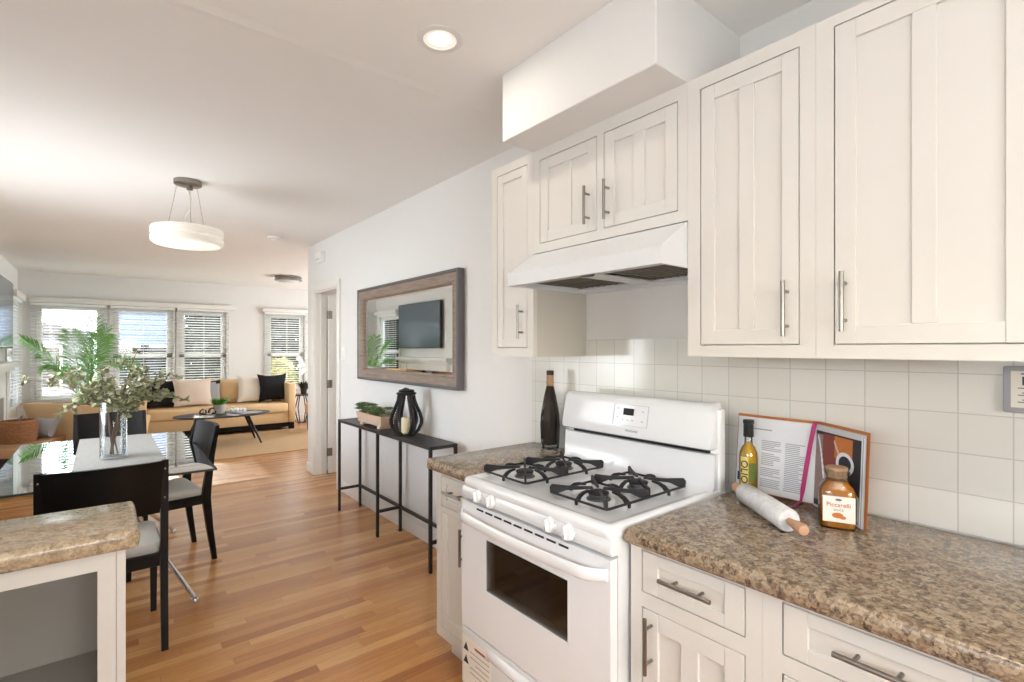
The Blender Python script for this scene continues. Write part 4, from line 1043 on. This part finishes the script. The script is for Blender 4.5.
def branch(tips, seed, label):
    random.seed(seed)
    st = thing('leafy_branch', label, 'branch', (vx, vy, VZ+.02), group='leafy branches in the glass vase')
    bt = MB(); bl = MB(); a = random.uniform(0, 2*PI); d0 = tips[0][0]
    base = Vector((vx-.0004*d0, vy, VZ+.02))+Vector((.012*math.cos(a), .012*math.sin(a), 0)); neck0 = Vector((vx, vy, 1.04))+Rv*max(-.04, min(.04, d0*.0012))
    for (dpx, py, dep) in tips:
        tip = Vector((vx, vy, 0))+Rv*dpx*.0062+Fv*dep; tip.z = 1.425-(py-348)*.0062
        neck = neck0+Rv*random.uniform(-.006, .006)+Fv*random.uniform(-.006, .006)
        mid = neck.lerp(tip, .5)+Vector((0, 0, .05 if tip.z < 1.3 else .01))
        pts = [base, base.lerp(neck, .5)+Vector((random.uniform(-.01, .01), random.uniform(-.01, .01), 0)), neck, neck.lerp(mid, .5)+Vector((0, 0, .01)), mid, mid.lerp(tip, .5)+Vector((0, 0, .015)), tip]
        bt.tube(pts, [.0036, .0036, .0034, .0032, .0026, .002, .0012], 7)
        # twigs with leaf clusters
        for i in range(3, 7):
            for q in range(3 if i < 6 else 2):
                f = random.random(); p = pts[i-1].lerp(pts[i], f)
                if p.z < 1.045: continue
                d = Vector((random.uniform(-1, 1), random.uniform(-1, 1), random.uniform(-.5, .9))).normalized()*random.uniform(.03, .085)
                e = p+d if i < 6 or q else tip
                if (e-p).length > .005: bt.tube([p, e], [.0015, .0009], 5)
                for l_ in range(random.randint(6, 9)):
                    dd = Vector((random.uniform(-1, 1), random.uniform(-1, 1), random.uniform(-.9, .8))).normalized()
                    ln = random.uniform(.024, .042); s_ = dd.cross(Vector((random.uniform(-1, 1), random.uniform(-1, 1), 1))).normalized()*ln*.36
                    o_ = e-d*random.uniform(0, .4); nn = dd.cross(s_).normalized()*ln*.08
                    V = [bl.bm.verts.new(p_) for p_ in (o_, o_+dd*ln*.35+s_*.8+nn, o_+dd*ln*.75+s_*.9+nn, o_+dd*ln, o_+dd*ln*.75-s_*.9+nn, o_+dd*ln*.35-s_*.8+nn, o_+dd*ln*.55)]
                    for tri in ((0, 1, 6), (1, 2, 6), (2, 3, 6), (3, 4, 6), (4, 5, 6), (5, 0, 6)): bl.bm.faces.new([V[k] for k in tri])
    part('stem', bt, 'twig', st); part('leaves', bl, 'sage', st, smooth=80)
branch([(-82, 380, -.05), (-58, 374, .10), (-45, 382, -.1)], 11, 'leafy branch reaching far left out of the glass vase')
branch([(-30, 372, .12), (-36, 412, -.12), (-20, 385, .02), (-42, 395, .05)], 12, 'leafy branch drooping left in front of the armchair')
branch([(24, 350, 0), (12, 372, .1), (10, 385, -.1)], 13, 'tallest leafy branch rising above the glass vase')
branch([(64, 378, .02), (48, 384, -.1), (56, 398, .05), (38, 372, .08), (64, 402, .1), (44, 396, 0), (30, 384, .0)], 14, 'bushy leafy branch arching right out of the glass vase')

# ------------------------------------------------------------------ dining chairs (local: front towards +Y, origin on the floor)
def make_chair():
    r = thing('dining_chair', 'x', 'chair', world=False)
    w = .225
    # seat frame
    b = MB(); b.box(-.205, .205, .215, .24, .385, .445, .004, 1); b.box(-.205, .205, -.205, -.18, .385, .445, .004, 1)
    for s_ in (-1, 1): b.box(s_*.223-.012*(s_ > 0)-.0*(s_ < 0), s_*.223+.012*(s_ < 0), -.19, .235, .385, .445, .003, 1)
    part('seat_frame', b, 'blackwood', r)
    b = MB(); rows = []
    for (ins, z) in ((.008, .440), (0, .452), (0, .474), (.008, .488), (.03, .496), (.08, .50)):
        x0, x1, y0, y1 = -.212+ins, .212-ins, -.185+ins, .245-ins; q = .03; pts = []
        for cx, cy, a0 in ((x1-q, y1-q, 0), (x0+q, y1-q, PI/2), (x0+q, y0+q, PI), (x1-q, y0+q, 1.5*PI)):
            for k in range(5): a = a0+k*PI/8; pts.append((cx+q*math.cos(a), cy+q*math.sin(a), z))
        rows.append(pts)
    b.grid(rows, closed_v=True, cap=True); part('seat', b, 'seat', r, 'light grey upholstered seat pad')
    for s_ in (-1, 1):
        b = MB(); b.bar((s_*.205, .225, 0), (s_*.205, .222, .44), .026, .026, w2=.036, h2=.036); part('leg', b, 'blackwood', r)
        # rear leg sweeps back below and leans back above the seat
        b = MB(); rows = []
        for (y, z, d, ww) in ((-.245, 0, .028, .028), (-.215, .22, .038, .03), (-.195, .42, .05, .032), (-.20, .50, .048, .032), (-.225, .70, .036, .03), (-.262, .90, .024, .026)):
            x = s_*.219; rows.append([(x-ww/2, y-d/2, z), (x+ww/2, y-d/2, z), (x+ww/2, y+d/2, z), (x-ww/2, y+d/2, z)])
        b.grid(rows, closed_v=True, cap=True); part('rear_leg', b, 'blackwood', r)
    # curved back panel between the posts
    b = MB(); F, K = [], []
    for j in range(7):
        z = .665+.232*j/6; yb = -.218-.045*((z-.665)/.235)
        ar = [];ak = []
        for i in range(15):
            u = -1+2*i/14; x = u*.218; cu = -.036*(1-u*u)
            ar.append((x, yb+cu+.011, z)); ak.append((x, yb+cu-.011, z))
        F.append(ar); K.append(ak)
    b.grid(F); b.grid(K); b.grid([F[0], K[0]]); b.grid([F[-1], K[-1]]); b.grid([[q[0] for q in F], [q[0] for q in K]]); b.grid([[q[-1] for q in F], [q[-1] for q in K]])
    part('backrest', b, 'blackwood', r)
    for s_ in (-1, 1):
        for z in (.72, .86): b = MB(); b.cyl((s_*.219, -.245, z), (s_*.219, -.272 if z > .8 else -.25, z), .004, 8); part('screw_cap', b, 'steel', r)
    return r
ch = make_chair()
def place(c, x, y, rz, label):
    c.location = (x, y, 0); c.rotation_euler = (0, 0, rz); c['label'] = label; c['group'] = 'black dining chairs round the glass table'
place(ch, -1.842, 3.135, 0, 'black dining chair in front, its back to the kitchen')
c2 = copy_tree(ch); place(c2, -1.539, 4.106, PI/2+.15, 'black dining chair at the right side of the glass table')
c3 = copy_tree(ch); place(c3, -1.80, 5.02, PI, 'black dining chair at the far end of the glass table')

# ------------------------------------------------------------------ living room
b = MB(); b.box(-1.35, 1.75, 7.33, 9.33, 0.0, .010, .003, 1); single('area_rug', b, 'rug', 'tan woven jute rug under the coffee table', 'rug', (-.1, 8.4, 0))
# sofa
sx0, sx1, sy0, sy1 = -1.46, .80, 9.35, 10.24
t = thing('sofa', 'long tan upholstered sofa under the far windows', 'sofa', ((sx0+sx1)/2, (sy0+sy1)/2, 0))
b = MB(); b.box(sx0+.005, sx1-.005, sy0+.03, sy1, .12, .30, .012, 2); part('base', b, 'tan', t)
for x0, x1 in ((sx0, sx0+.12), (sx1-.12, sx1)): b = MB(); b.box(x0, x1, sy0, sy1, .12, .80, .018, 3); part('armrest', b, 'tan', t)
b = MB(); b.box(sx0+.12, sx1-.12, sy1-.16, sy1, .29, .80, .02, 3); part('backrest', b, 'tan', t)
sw = (sx1-sx0-.24)/2
for k in range(2): b = MB(); b.box(sx0+.12+k*sw+.003, sx0+.12+(k+1)*sw-.003, sy0-.005, sy1-.16, .30, .465, .035, 4); part('seat_cushion', b, 'tan', t)
def pillow_mesh(b, w_, h_, d_, n=12, pinch=.10, m=None):
    for s_ in (1, -1):
        rows = []
        for i in range(n+1):
            u = -1+2*i/n; row = []
            for j in range(n+1):
                v = -1+2*j/n; th = (1-u*u)**.5*(1-v*v)**.5 if abs(u) < 1 and abs(v) < 1 else 0
                px = u*w_/2*(1-pinch*(1-v*v)*abs(u)); pz = v*h_/2*(1-pinch*(1-u*u)*abs(v))
                row.append((px, s_*d_/2*th**.8, pz+h_/2))
            rows.append(row)
        b.grid(rows, m=m)
bw = (sx1-sx0-.24)/4
for k in range(4):
    b = MB(); pillow_mesh(b, bw+.01, .43, .20, 12, .04)
    for v in b.bm.verts: v.co = Vector((v.co.x+sx0+.12+bw*(k+.5), v.co.y+sy1-.27-.25*(v.co.z-.2)*-.3, v.co.z+.455))
    part('back_cushion', b, 'tan', t)
b = MB(); b.box(sx0+.05, sx1-.05, sy0+.07, sy1-.05, .04, .12); part('plinth', b, 'blackwood', t)
for x in (sx0+.06, sx1-.06):
    for y in (sy0+.06, sy1-.06): b = MB(); b.box(x-.04, x+.04, y-.04, y+.04, 0, .12, .004, 1); part('leg', b, 'blackwood', t)
def cushion(label, x, y, z, w_, h_, mat, rz=0, lean=-.22, roll=0, d_=.14, pinch=.10):
    b = MB(); pillow_mesh(b, w_, h_, d_, 12, pinch)
    Rm = Matrix.Rotation(lean, 4, 'X') @ Matrix.Rotation(roll, 4, 'Y')
    for v in b.bm.verts: v.co = Rm @ v.co
    return single('throw_cushion', b, mat, label, 'cushion', (x, y, z), 'cushions on the tan sofa', rz=rz, local=True)
cushion('black cushion at the left end of the sofa, behind leaves', -1.10, 9.72, .478, .46, .44, 'cushblack', .15)
cushion('blush beige cushion right of the leaves on the sofa', -.70, 9.66, .478, .56, .46, 'cushblush', .1, -.26)
b = MB(); pillow_mesh(b, .42, .42, .12, 12, .1, 'cushgrey')
for f in b.bm.faces:
    if sum(v.co.z for v in f.verts)/len(f.verts) > .36: f.material_index = b._mi('cushblack')
for v in b.bm.verts: v.co = Matrix.Rotation(-.3, 4, 'X') @ v.co
single('throw_cushion', b, None, 'grey patterned cushion with dark tip behind the blush one', 'cushion', (-.50, 9.80, .478), 'cushions on the tan sofa', rz=-.1, local=True)
cushion('off-white cushion leaning beside the black one at sofa right', .21, 9.70, .478, .56, .48, 'cushwhite', .1, -.26, .06)
cushion('black cushion with pointed corners at the right end of the sofa', .50, 9.62, .478, .50, .50, 'cushblack', .05, -.2, 0, .15, .16)
# coffee table
kx, ky = -.46, 8.52
t = thing('coffee_table', 'oval black coffee table in front of the sofa', 'table', (kx, ky, 0))
b = MB(); b.lathe([(.60, .425), (.63, .435), (.63, .447), (.625, .45), (.001, .45)], (0, 0, 0), 60, M4=Matrix.Translation((kx, ky, 0)) @ Matrix.Diagonal((1, .58, 1, 1))); part('tabletop', b, 'graywood', t)
for dx_, dy_ in ((-.42, .16), (.42, .16), (-.40, -.24), (.40, -.24)):
    if True:
        b = MB(); b.tube([(kx+dx_*.72, ky+dy_*.72, .427), (kx+dx_*1.12, ky+dy_*1.3, .011)], [.022, .012], 10); part('leg', b, 'blackwood', t)
# pot with grassy plant on coffee table
gx, gy = -.50, 8.60
t = thing('potted_plant', 'small bushy green plant in a grey pot on the coffee table', 'plant', (gx, gy, .45))
b = MB(); b.lathe([(.001, 0), (.062, 0), (.07, .004), (.086, .13), (.082, .132), (.076, .115), (.001, .11)], (gx, gy, .45), 28); part('pot', b, 'plantpot', t)
def tuft(b, c, n, r, h, seed=1, wd=.004, spread=1.0):
    random.seed(seed)
    for k in range(n):
        a = random.uniform(0, 2*PI); ra = random.uniform(0, r*.6); hh = h*random.uniform(.6, 1); o_ = Vector(c)+Vector((ra*math.cos(a), ra*math.sin(a), 0))
        e = o_+Vector((math.cos(a)*r*spread*random.uniform(.2, 1), math.sin(a)*r*spread*random.uniform(.2, 1), hh)); s_ = Vector((-math.sin(a), math.cos(a), 0))*wd
        m_ = o_.lerp(e, .55)+Vector((0, 0, hh*.12)); vs = [b.bm.verts.new(p) for p in (o_-s_, o_+s_, m_+s_*1.3, e, m_-s_*1.3)]
        b.bm.faces.new(vs)
b = MB(); tuft(b, (gx, gy, .555), 300, .10, .13, 4, .006, 1.2); part('leaves', b, 'grass', t, smooth=0)
# knotted ornament
t = thing('knot_ornament', 'dark and pale looped knot ornament left of the potted plant', 'ornament', (-.66, 8.55, .45))
b = MB()
for k, (ox_, oz, rr) in enumerate(((0, .05, .05), (.06, .045, .045), (-.055, .04, .04))):
    b.tube([(-.66+ox_+rr*math.cos(2*PI*q/20), 8.55+.02*math.sin(4*PI*q/20)+.01*k, .45+max(.012, oz+rr*math.sin(2*PI*q/20))) for q in range(20)], .011, 8, closed=True, m='cushblush' if k == 0 else 'blackcap')
part('loops', b, None, t)
# glass bead tray, book
t = thing('bead_dish', 'clear bead dish right of the potted plant on the coffee table', 'dish', (-.27, 8.62, .45))
b = MB(); b.lathe([(.001, 0), (.12, 0), (.14, .01), (.138, .014), (.001, .008)], (-.27, 8.62, .45), 32); part('dish', b, 'frost', t)
for k in range(22): b = MB(); a = k*2.4; r_ = .12*math.sqrt((k+.5)/22); b.ball((-.27+r_*math.cos(a), 8.62+r_*math.sin(a), .485), .022, sub=2); part('bead', b, 'frost', t)

t = thing('magazine', 'pale magazine lying at the right end of the coffee table', 'magazine', (-.13, 8.42, .45), .3, world=False)
b = MB(); b.box(-.14, .14, -.10, .10, .002, .010, .002, 1); part('pages', b, 'paper', t); b = MB(); b.box(-.142, .142, -.102, .102, .0101, .0115); b.box(-.142, .142, -.102, .102, 0, .0015); part('cover', b, 'ink', t)
# armchair seen from behind
t = thing('armchair', 'tan armchair seen from behind in front of the palm', 'armchair', (-1.95, 7.95, 0), -.76, world=False)
b = MB(); rows = []
for (z, wd, y0_, y1_) in ((.14, .30, -.30, -.20), (.40, .37, -.335, -.20), (.60, .43, -.36, -.21), (.74, .475, -.385, -.23), (.785, .48, -.38, -.25), (.795, .47, -.355, -.275)):
    pts = []
    for i in range(13):
        u = -1+2*i/12; pts.append((u*wd, y0_-.03*(1-u*u), z))
    for i in range(13):
        u = 1-2*i/12; pts.append((u*(wd-.01), y1_-.03*(1-u*u), z))
    rows.append(pts)
b.grid(rows, closed_v=True, cap=True); part('backrest', b, 'tan', t)
for s_ in (-1, 1):
    b = MB(); b.grid([[(s_*.30, -.30, .14), (s_*.36, -.30, .14), (s_*.36, .34, .14), (s_*.30, .34, .14)], [(s_*.36, -.34, .56), (s_*.45, -.34, .60), (s_*.45, .36, .56), (s_*.36, .36, .54)], [(s_*.38, -.34, .62), (s_*.45, -.34, .64), (s_*.44, .34, .58), (s_*.38, .34, .57)]], closed_v=True, cap=True); part('armrest', b, 'tan', t)
b = MB(); b.box(-.36, .36, -.22, .36, .14, .30, .02, 2); part('base', b, 'tan', t)
b = MB(); b.box(-.35, .35, -.21, .37, .30, .45, .04, 3); part('seat_cushion', b, 'tan', t)
for s_ in (-1, 1):
    for y in (-.22, .28): b = MB(); b.bar((s_*.28, y, 0), (s_*.30, y, .14), .03, .03, w2=.05, h2=.05); part('leg', b, 'blackwood', t)
# palm in white planter
pxx, pyy = -2.05, 9.15
t = thing('potted_palm', 'tall green palm in a white planter by the far left window', 'plant', (pxx, pyy, 0))
b = MB(); b.lathe([(.001, 0), (.14, 0), (.15, .01), (.19, .62), (.185, .63), (.175, .60), (.001, .58)], (pxx, pyy, 0), 32); part('planter', b, 'whitepot', t, 'white tapered planter')
b = MB(); b.lathe([(.172, .585), (.001, .60)], (pxx, pyy, 0), 24); part('soil', b, 'twig', t)
def frond(end, rise, ln_leaf=.24, n=34, seed=0, swing=0.0, start=.22):
    random.seed(seed); b = MB(); A = Vector((pxx, pyy, .60)); E = Vector(end); C = A.lerp(E, .45)+Vector((0, 0, rise))
    pts = [A*(1-f)**2+C*2*f*(1-f)+E*f*f for f in [k/24 for k in range(25)]]
    b.tube(pts, [.008*(1-.8*k/24) for k in range(25)], 6)
    nrm = (Fv*math.cos(swing)+Rv*math.sin(swing)+Vector((0, 0, .35))).normalized()
    for k in range(n):
        f = start+(.985-start)*k/n; i = min(int(f*24), 23); p = pts[i].lerp(pts[i+1], f*24-i); tg = (pts[i+1]-pts[i]).normalized()
        sd_ = tg.cross(nrm).normalized(); up = sd_.cross(tg)
        L_ = ln_leaf*(.40+.60*math.sin(PI*min(1, max(0, (f-start)/(1-start))*.8+.18)))
        for s_ in (-1, 1):
            d = (sd_*s_*.75+tg*.75+up*random.uniform(-.25, .25)).normalized(); wv = tg*.0085; m_ = p+d*L_*.5+up*.01; e = p+d*L_-Vector((0, 0, L_*.22))
            vs = [b.bm.verts.new(q) for q in (p-wv*.4, p+wv*.6, m_+wv, e, m_-wv)]; b.bm.faces.new(vs)
    part('frond', b, 'palm', t, smooth=0)
W = lambda dl, dd, z: Vector((pxx, pyy, z))+Rv*dl+Fv*dd
frond(W(-.74, -.15, 1.56), .28, .24, seed=1, swing=.3); frond(W(-.50, .10, 1.05), .45, .20, seed=2, swing=-.4)
frond(W(.10, .05, 1.86), .10, .34, 38, seed=3, swing=.2); frond(W(.36, -.10, 1.62), .30, .32, 36, seed=4, swing=-.3)
frond(W(-.02, -.20, 1.66), .15, .30, 34, seed=5, swing=-.5); frond(W(.22, .12, 1.72), .25, .30, seed=6, swing=.6)
frond(W(1.0, -.3, 1.16), .62, .22, seed=7, start=.5); frond(W(-.15, -.5, 1.15), .45, .18, seed=8)

# bench along the left with basket and cushion
t = thing('storage_bench', 'low tan wooden bench at the left edge carrying a basket', 'bench', (-2.49, 7.24, 0), -.36, world=False)
b = MB(); b.box(-.18, .18, -.42, .42, .36, .45, .008, 2); part('bench_top', b, 'tanwood', t)
b = MB(); b.box(-.15, .15, -.38, .38, .10, .355, .004, 1); part('bench_shadow_box', b, 'dark_print_shade', t, 'dark box standing for the shadow under the bench')  # dark box in place of the shadow beneath the bench top
for s_ in (-1, 1):
    for y in (-.34, .34): b = MB(); b.bar((s_*.12, y, 0), (s_*.12, y, .10), .04); part('leg', b, 'blackwood', t)
bx, by = -2.53, 7.27
t = thing('wicker_basket', 'brown wicker basket standing on the low tan bench', 'basket', (bx, by, .45))
b = MB()
for k in range(13):
    z = .458+k*.0165; rr = .125+.018*math.sin(PI*k/12*.8)
    b.tube([(bx+(rr+.004*(-1)**(q+k))*math.cos(2*PI*q/28), by+(rr+.004*(-1)**(q+k))*math.sin(2*PI*q/28), z) for q in range(28)], .0095, 6, closed=True)
b.lathe([(.001, 0), (.122, 0), (.125, .2), (.118, .2), (.116, .012), (.001, .012)], (bx, by, .45), 24); part('woven_body', b, 'wicker', t)
b = MB(); b.tube([(bx+.137*math.cos(2*PI*q/28), by+.137*math.sin(2*PI*q/28), .668) for q in range(28)], .012, 8, closed=True); part('rim', b, 'wicker', t)
b = MB(); Rt = Matrix.Translation((bx-.02, by, .52)) @ Matrix.Rotation(.5, 4, 'Y')
b.box(-.06, -.046, -.08, .08, 0, .21, .002, 1, M4=Rt)
single('magazine', b, 'greyprint', 'dark-edged magazine sticking up out of the wicker basket', 'magazine', (bx, by, .52))
b = MB(); pillow_mesh(b, .32, .24, .14)
for v in b.bm.verts: v.co = Matrix.Rotation(-.5, 4, 'X') @ v.co
single('throw_cushion', b, 'cushgrey', 'grey cushion on the low bench beside the wicker basket', 'cushion', (-2.40, 7.46, .452), rz=-.7, local=True)
# television, fireplace
t = thing('television', 'flat television on the left wall above the mantel', 'television', (XL+.06, 8.45, 1.43))
b = MB(); b.box(XL+.03, XL+.085, 7.65, 9.25, 1.42, 2.27, .004, 1); b.box(XL+.001, XL+.03, 8.2, 8.7, 1.7, 2.0); part('casing', b, 'blackcap', t)
b = MB(); b.box(XL+.085, XL+.087, 7.665, 9.235, 1.44, 2.255); part('screen', b, 'tv', t)
t = thing('fireplace_mantel', 'white fireplace surround with mantel shelf on the left wall', 'fireplace', (XL+.06, 8.3, 0))
b = MB(); b.box(XL+.001, XL+.15, 7.35, 9.27, 1.19, 1.25, .006, 2); b.box(XL+.001, XL+.10, 7.40, 9.22, 1.14, 1.19, .004, 1); part('mantel_shelf', b, 'trim', t)
b = MB(); wall_holes(b, 'x', XL+.001, XL+.05, 7.45, 9.17, 0, 1.14, [(7.85, 8.77, 0, .82)]); b.box(XL+.05, XL+.065, 7.47, 7.67, 0, 1.13, .003, 1); b.box(XL+.05, XL+.065, 8.95, 9.15, 0, 1.13, .003, 1); part('surround', b, 'trim', t, smooth=0)
b = MB(); b.box(XL+.001, XL+.01, 7.86, 8.76, 0, .82); part('firebox', b, 'black', t, smooth=0)
# side table, plant, orchid, ottoman
ax, ay = 1.10, 10.02
t = thing('side_table', 'small black side table with open hexagon frame beside the sofa', 'table', (ax, ay, 0))
b = MB(); b.lathe([(.001, .53), (.20, .53), (.20, .55), (.001, .55)], (ax, ay, 0), 6); part('tabletop', b, 'blackmetal', t, smooth=0)
for k in range(3):
    a = k*PI/3+.6; b = MB(); d = Vector((math.cos(a), math.sin(a), 0))
    pts = [Vector((ax, ay, 0))+d*u+Vector((0, 0, z)) for u, z in ((-.10, .012), (.10, .012), (.19, .27), (.10, .52), (-.10, .52), (-.19, .27))]
    for i in range(6): b.bar(pts[i], pts[(i+1) % 6], .014)
    part('hexagon_frame', b, 'blackmetal', t)
t = thing('potted_plant', 'dark-leaved plant in a black pot on the hexagon side table', 'plant', (ax+.02, ay-.05, .55))
b = MB(); b.lathe([(.001, 0), (.05, 0), (.06, .11), (.055, .11), (.001, .09)], (ax+.02, ay-.05, .55), 20); part('pot', b, 'blackcap', t)
b = MB(); tuft(b, (ax+.02, ay-.05, .64), 70, .12, .16, 9, .012, 1.1); part('leaves', b, 'evergreen', t, smooth=0)
t = thing('white_orchid', 'white orchid spray rising behind the side table plant', 'flower', (ax+.05, ay+.08, .55))
b = MB(); b.lathe([(.001, 0), (.045, 0), (.055, .10), (.001, .10)], (ax+.05, ay+.08, .55), 20); part('pot', b, 'whitepot', t)
b = MB(); b.tube([(ax+.05, ay+.08, .64), (ax+.04, ay+.08, .90), (ax, ay+.06, 1.12), (ax-.05, ay+.04, 1.22)], .004, 6); part('stem', b, 'succulent', t)
for k, (x_, z_) in enumerate(((-.05, 1.22), (-.01, 1.17), (.03, 1.10), (-.03, 1.08), (.05, 1.0), (0, .95))):
    b = MB(); b.ball((ax+x_, ay+.04, z_), .016, sub=1)
    for q in range(5): a = q*2*PI/5; b.ball((ax+x_+.028*math.cos(a), ay+.04, z_+.028*math.sin(a)), .026, sub=1, sc=(1, .25, 1))
    part('blossom', b, 'whitepot', t)
t = thing('ottoman', 'tan ottoman with black legs half hidden by the doorway wall', 'ottoman', (1.15, 8.85, 0), .1, world=False)
b = MB(); b.box(-.26, .26, -.26, .26, .28, .48, .03, 3); part('seat', b, 'tan', t)
for s_ in (-1, 1):
    for y in (-.21, .21): b = MB(); b.bar((s_*.21, y, .0105), (s_*.21, y, .29), .03, .03, w2=.045, h2=.045); part('leg', b, 'blackwood', t)

# ------------------------------------------------------------------ outside
b = MB(); b.box(-30, 30, YF+.3, 60, -1.3, -1.2); tag(struct('ground_outside', b, 'lawn', smooth=0), kind='structure')
b = MB(); b.box(-30, 30, 14.2, 18.5, -1.2, -1.18); tag(struct('ground_street', b, 'asphalt', smooth=0), kind='structure')
def house(label, x0, x1, y0, y1, zt, mat, ridge=1.5):
    t = thing('neighbour_house', label, 'house', ((x0+x1)/2, (y0+y1)/2, -1.2))
    b = MB(); b.box(x0, x1, y0, y1, -1.2, zt)
    n = int((zt+1.2)/.16)
    for k in range(n): b.prism([(y0-.02, -1.2+k*.16), (y0, -1.2+k*.16), (y0, -1.2+k*.16+.15)], 0, x0, x1)
    part('siding', b, mat, t, smooth=0)
    b = MB(); xm = (x0+x1)/2; b.prism([(x0-.3, zt-.05), (x1+.3, zt-.05), (xm, zt+ridge)], 1, y0-.3, y1+.3); part('roof', b, 'roofing', t, smooth=0)
    for wx in (x0+(x1-x0)*.3, x0+(x1-x0)*.72):
        b = MB(); b.box(wx-.5, wx+.5, y0-.05, y0-.01, .2, 1.5); wf = part('window_frame', b, 'trim', t, smooth=0)
        b = MB(); b.box(wx-.43, wx+.43, y0-.06, y0-.05, .27, 1.43); part('pane', b, 'carglass', wf, smooth=0)
house('blue sided house seen through the second far window', -1.75, 0.05, 19.5, 26, 3.6, 'bluesiding', 1.0)
house('pale grey house seen through the far left window', -6.2, -2.15, 20, 27, 1.9, 'greysiding', .5)
def tree(label, x, y, h, r, mat, seed, n=2600):
    random.seed(seed); t = thing('tree', label, 'tree', (x, y, -1.2), group='trees outside the far windows')
    b = MB(); b.tube([(x, y, -1.2), (x+.1, y, h*.4), (x, y, h*.9)], [.22, .15, .04], 8); part('trunk', b, 'twig', t)
    b = MB()
    for k in range(n):
        f = random.random()**.8; z = -.2+(h+.2)*f; rr = r*(1-.75*f)*random.uniform(.3, 1); a = random.uniform(0, 2*PI); c = Vector((x+rr*math.cos(a), y+rr*math.sin(a), z))
        u = Vector((random.uniform(-1, 1), random.uniform(-1, 1), random.uniform(-.7, .7))).normalized(); v = u.cross(Vector((random.random(), random.random(), 1))).normalized(); q = random.uniform(.12, .28)
        vs = [b.bm.verts.new(p) for p in (c-u*q, c+v*q*.5, c+u*q, c-v*q*.5)]; b.bm.faces.new(vs)
    part('crown', b, mat, t, smooth=0)
tree('dark evergreen tree seen through the third far window', .62, 17.6, 5.0, 1.05, 'evergreen', 21, 3800)
tree('dark evergreen tree seen through the separate far window', 3.05, 20.0, 5.6, 1.7, 'evergreen', 22, 4200)
tree('low yellow-green bush in front of the left evergreen', .30, 15.5, .30, .8, 'bush', 23, 900)
tree('yellow-green bush seen low in the separate far window', 2.45, 16.7, 1.0, .7, 'bush', 24, 900)
t = thing('parked_car', 'dark blue car parked outside the separate far window', 'car', (3.3, 14.6, -1.18))
q = 1.1
b = MB(); b.prism([(.4+q, -.9), (.35+q, -.35), (1.2+q, -.2), (1.7+q, .25), (3.2+q, .28), (3.8+q, -.15), (4.4+q, -.25), (4.4+q, -.9)], 1, 14.0, 15.6); part('body', b, 'carpaint', t)
b = MB(); b.prism([(1.35+q, -.17), (1.8+q, .2), (3.1+q, .22), (3.55+q, -.15)], 1, 13.985, 14.0); part('side_window', b, 'carglass', t)
for x in (1.2+q, 3.6+q):
    for y in (14.0, 15.45): b = MB(); b.tube([(x, y-.08, -.86), (x, y+.12, -.86)], .32, 20); part('wheel', b, 'rubber', t)
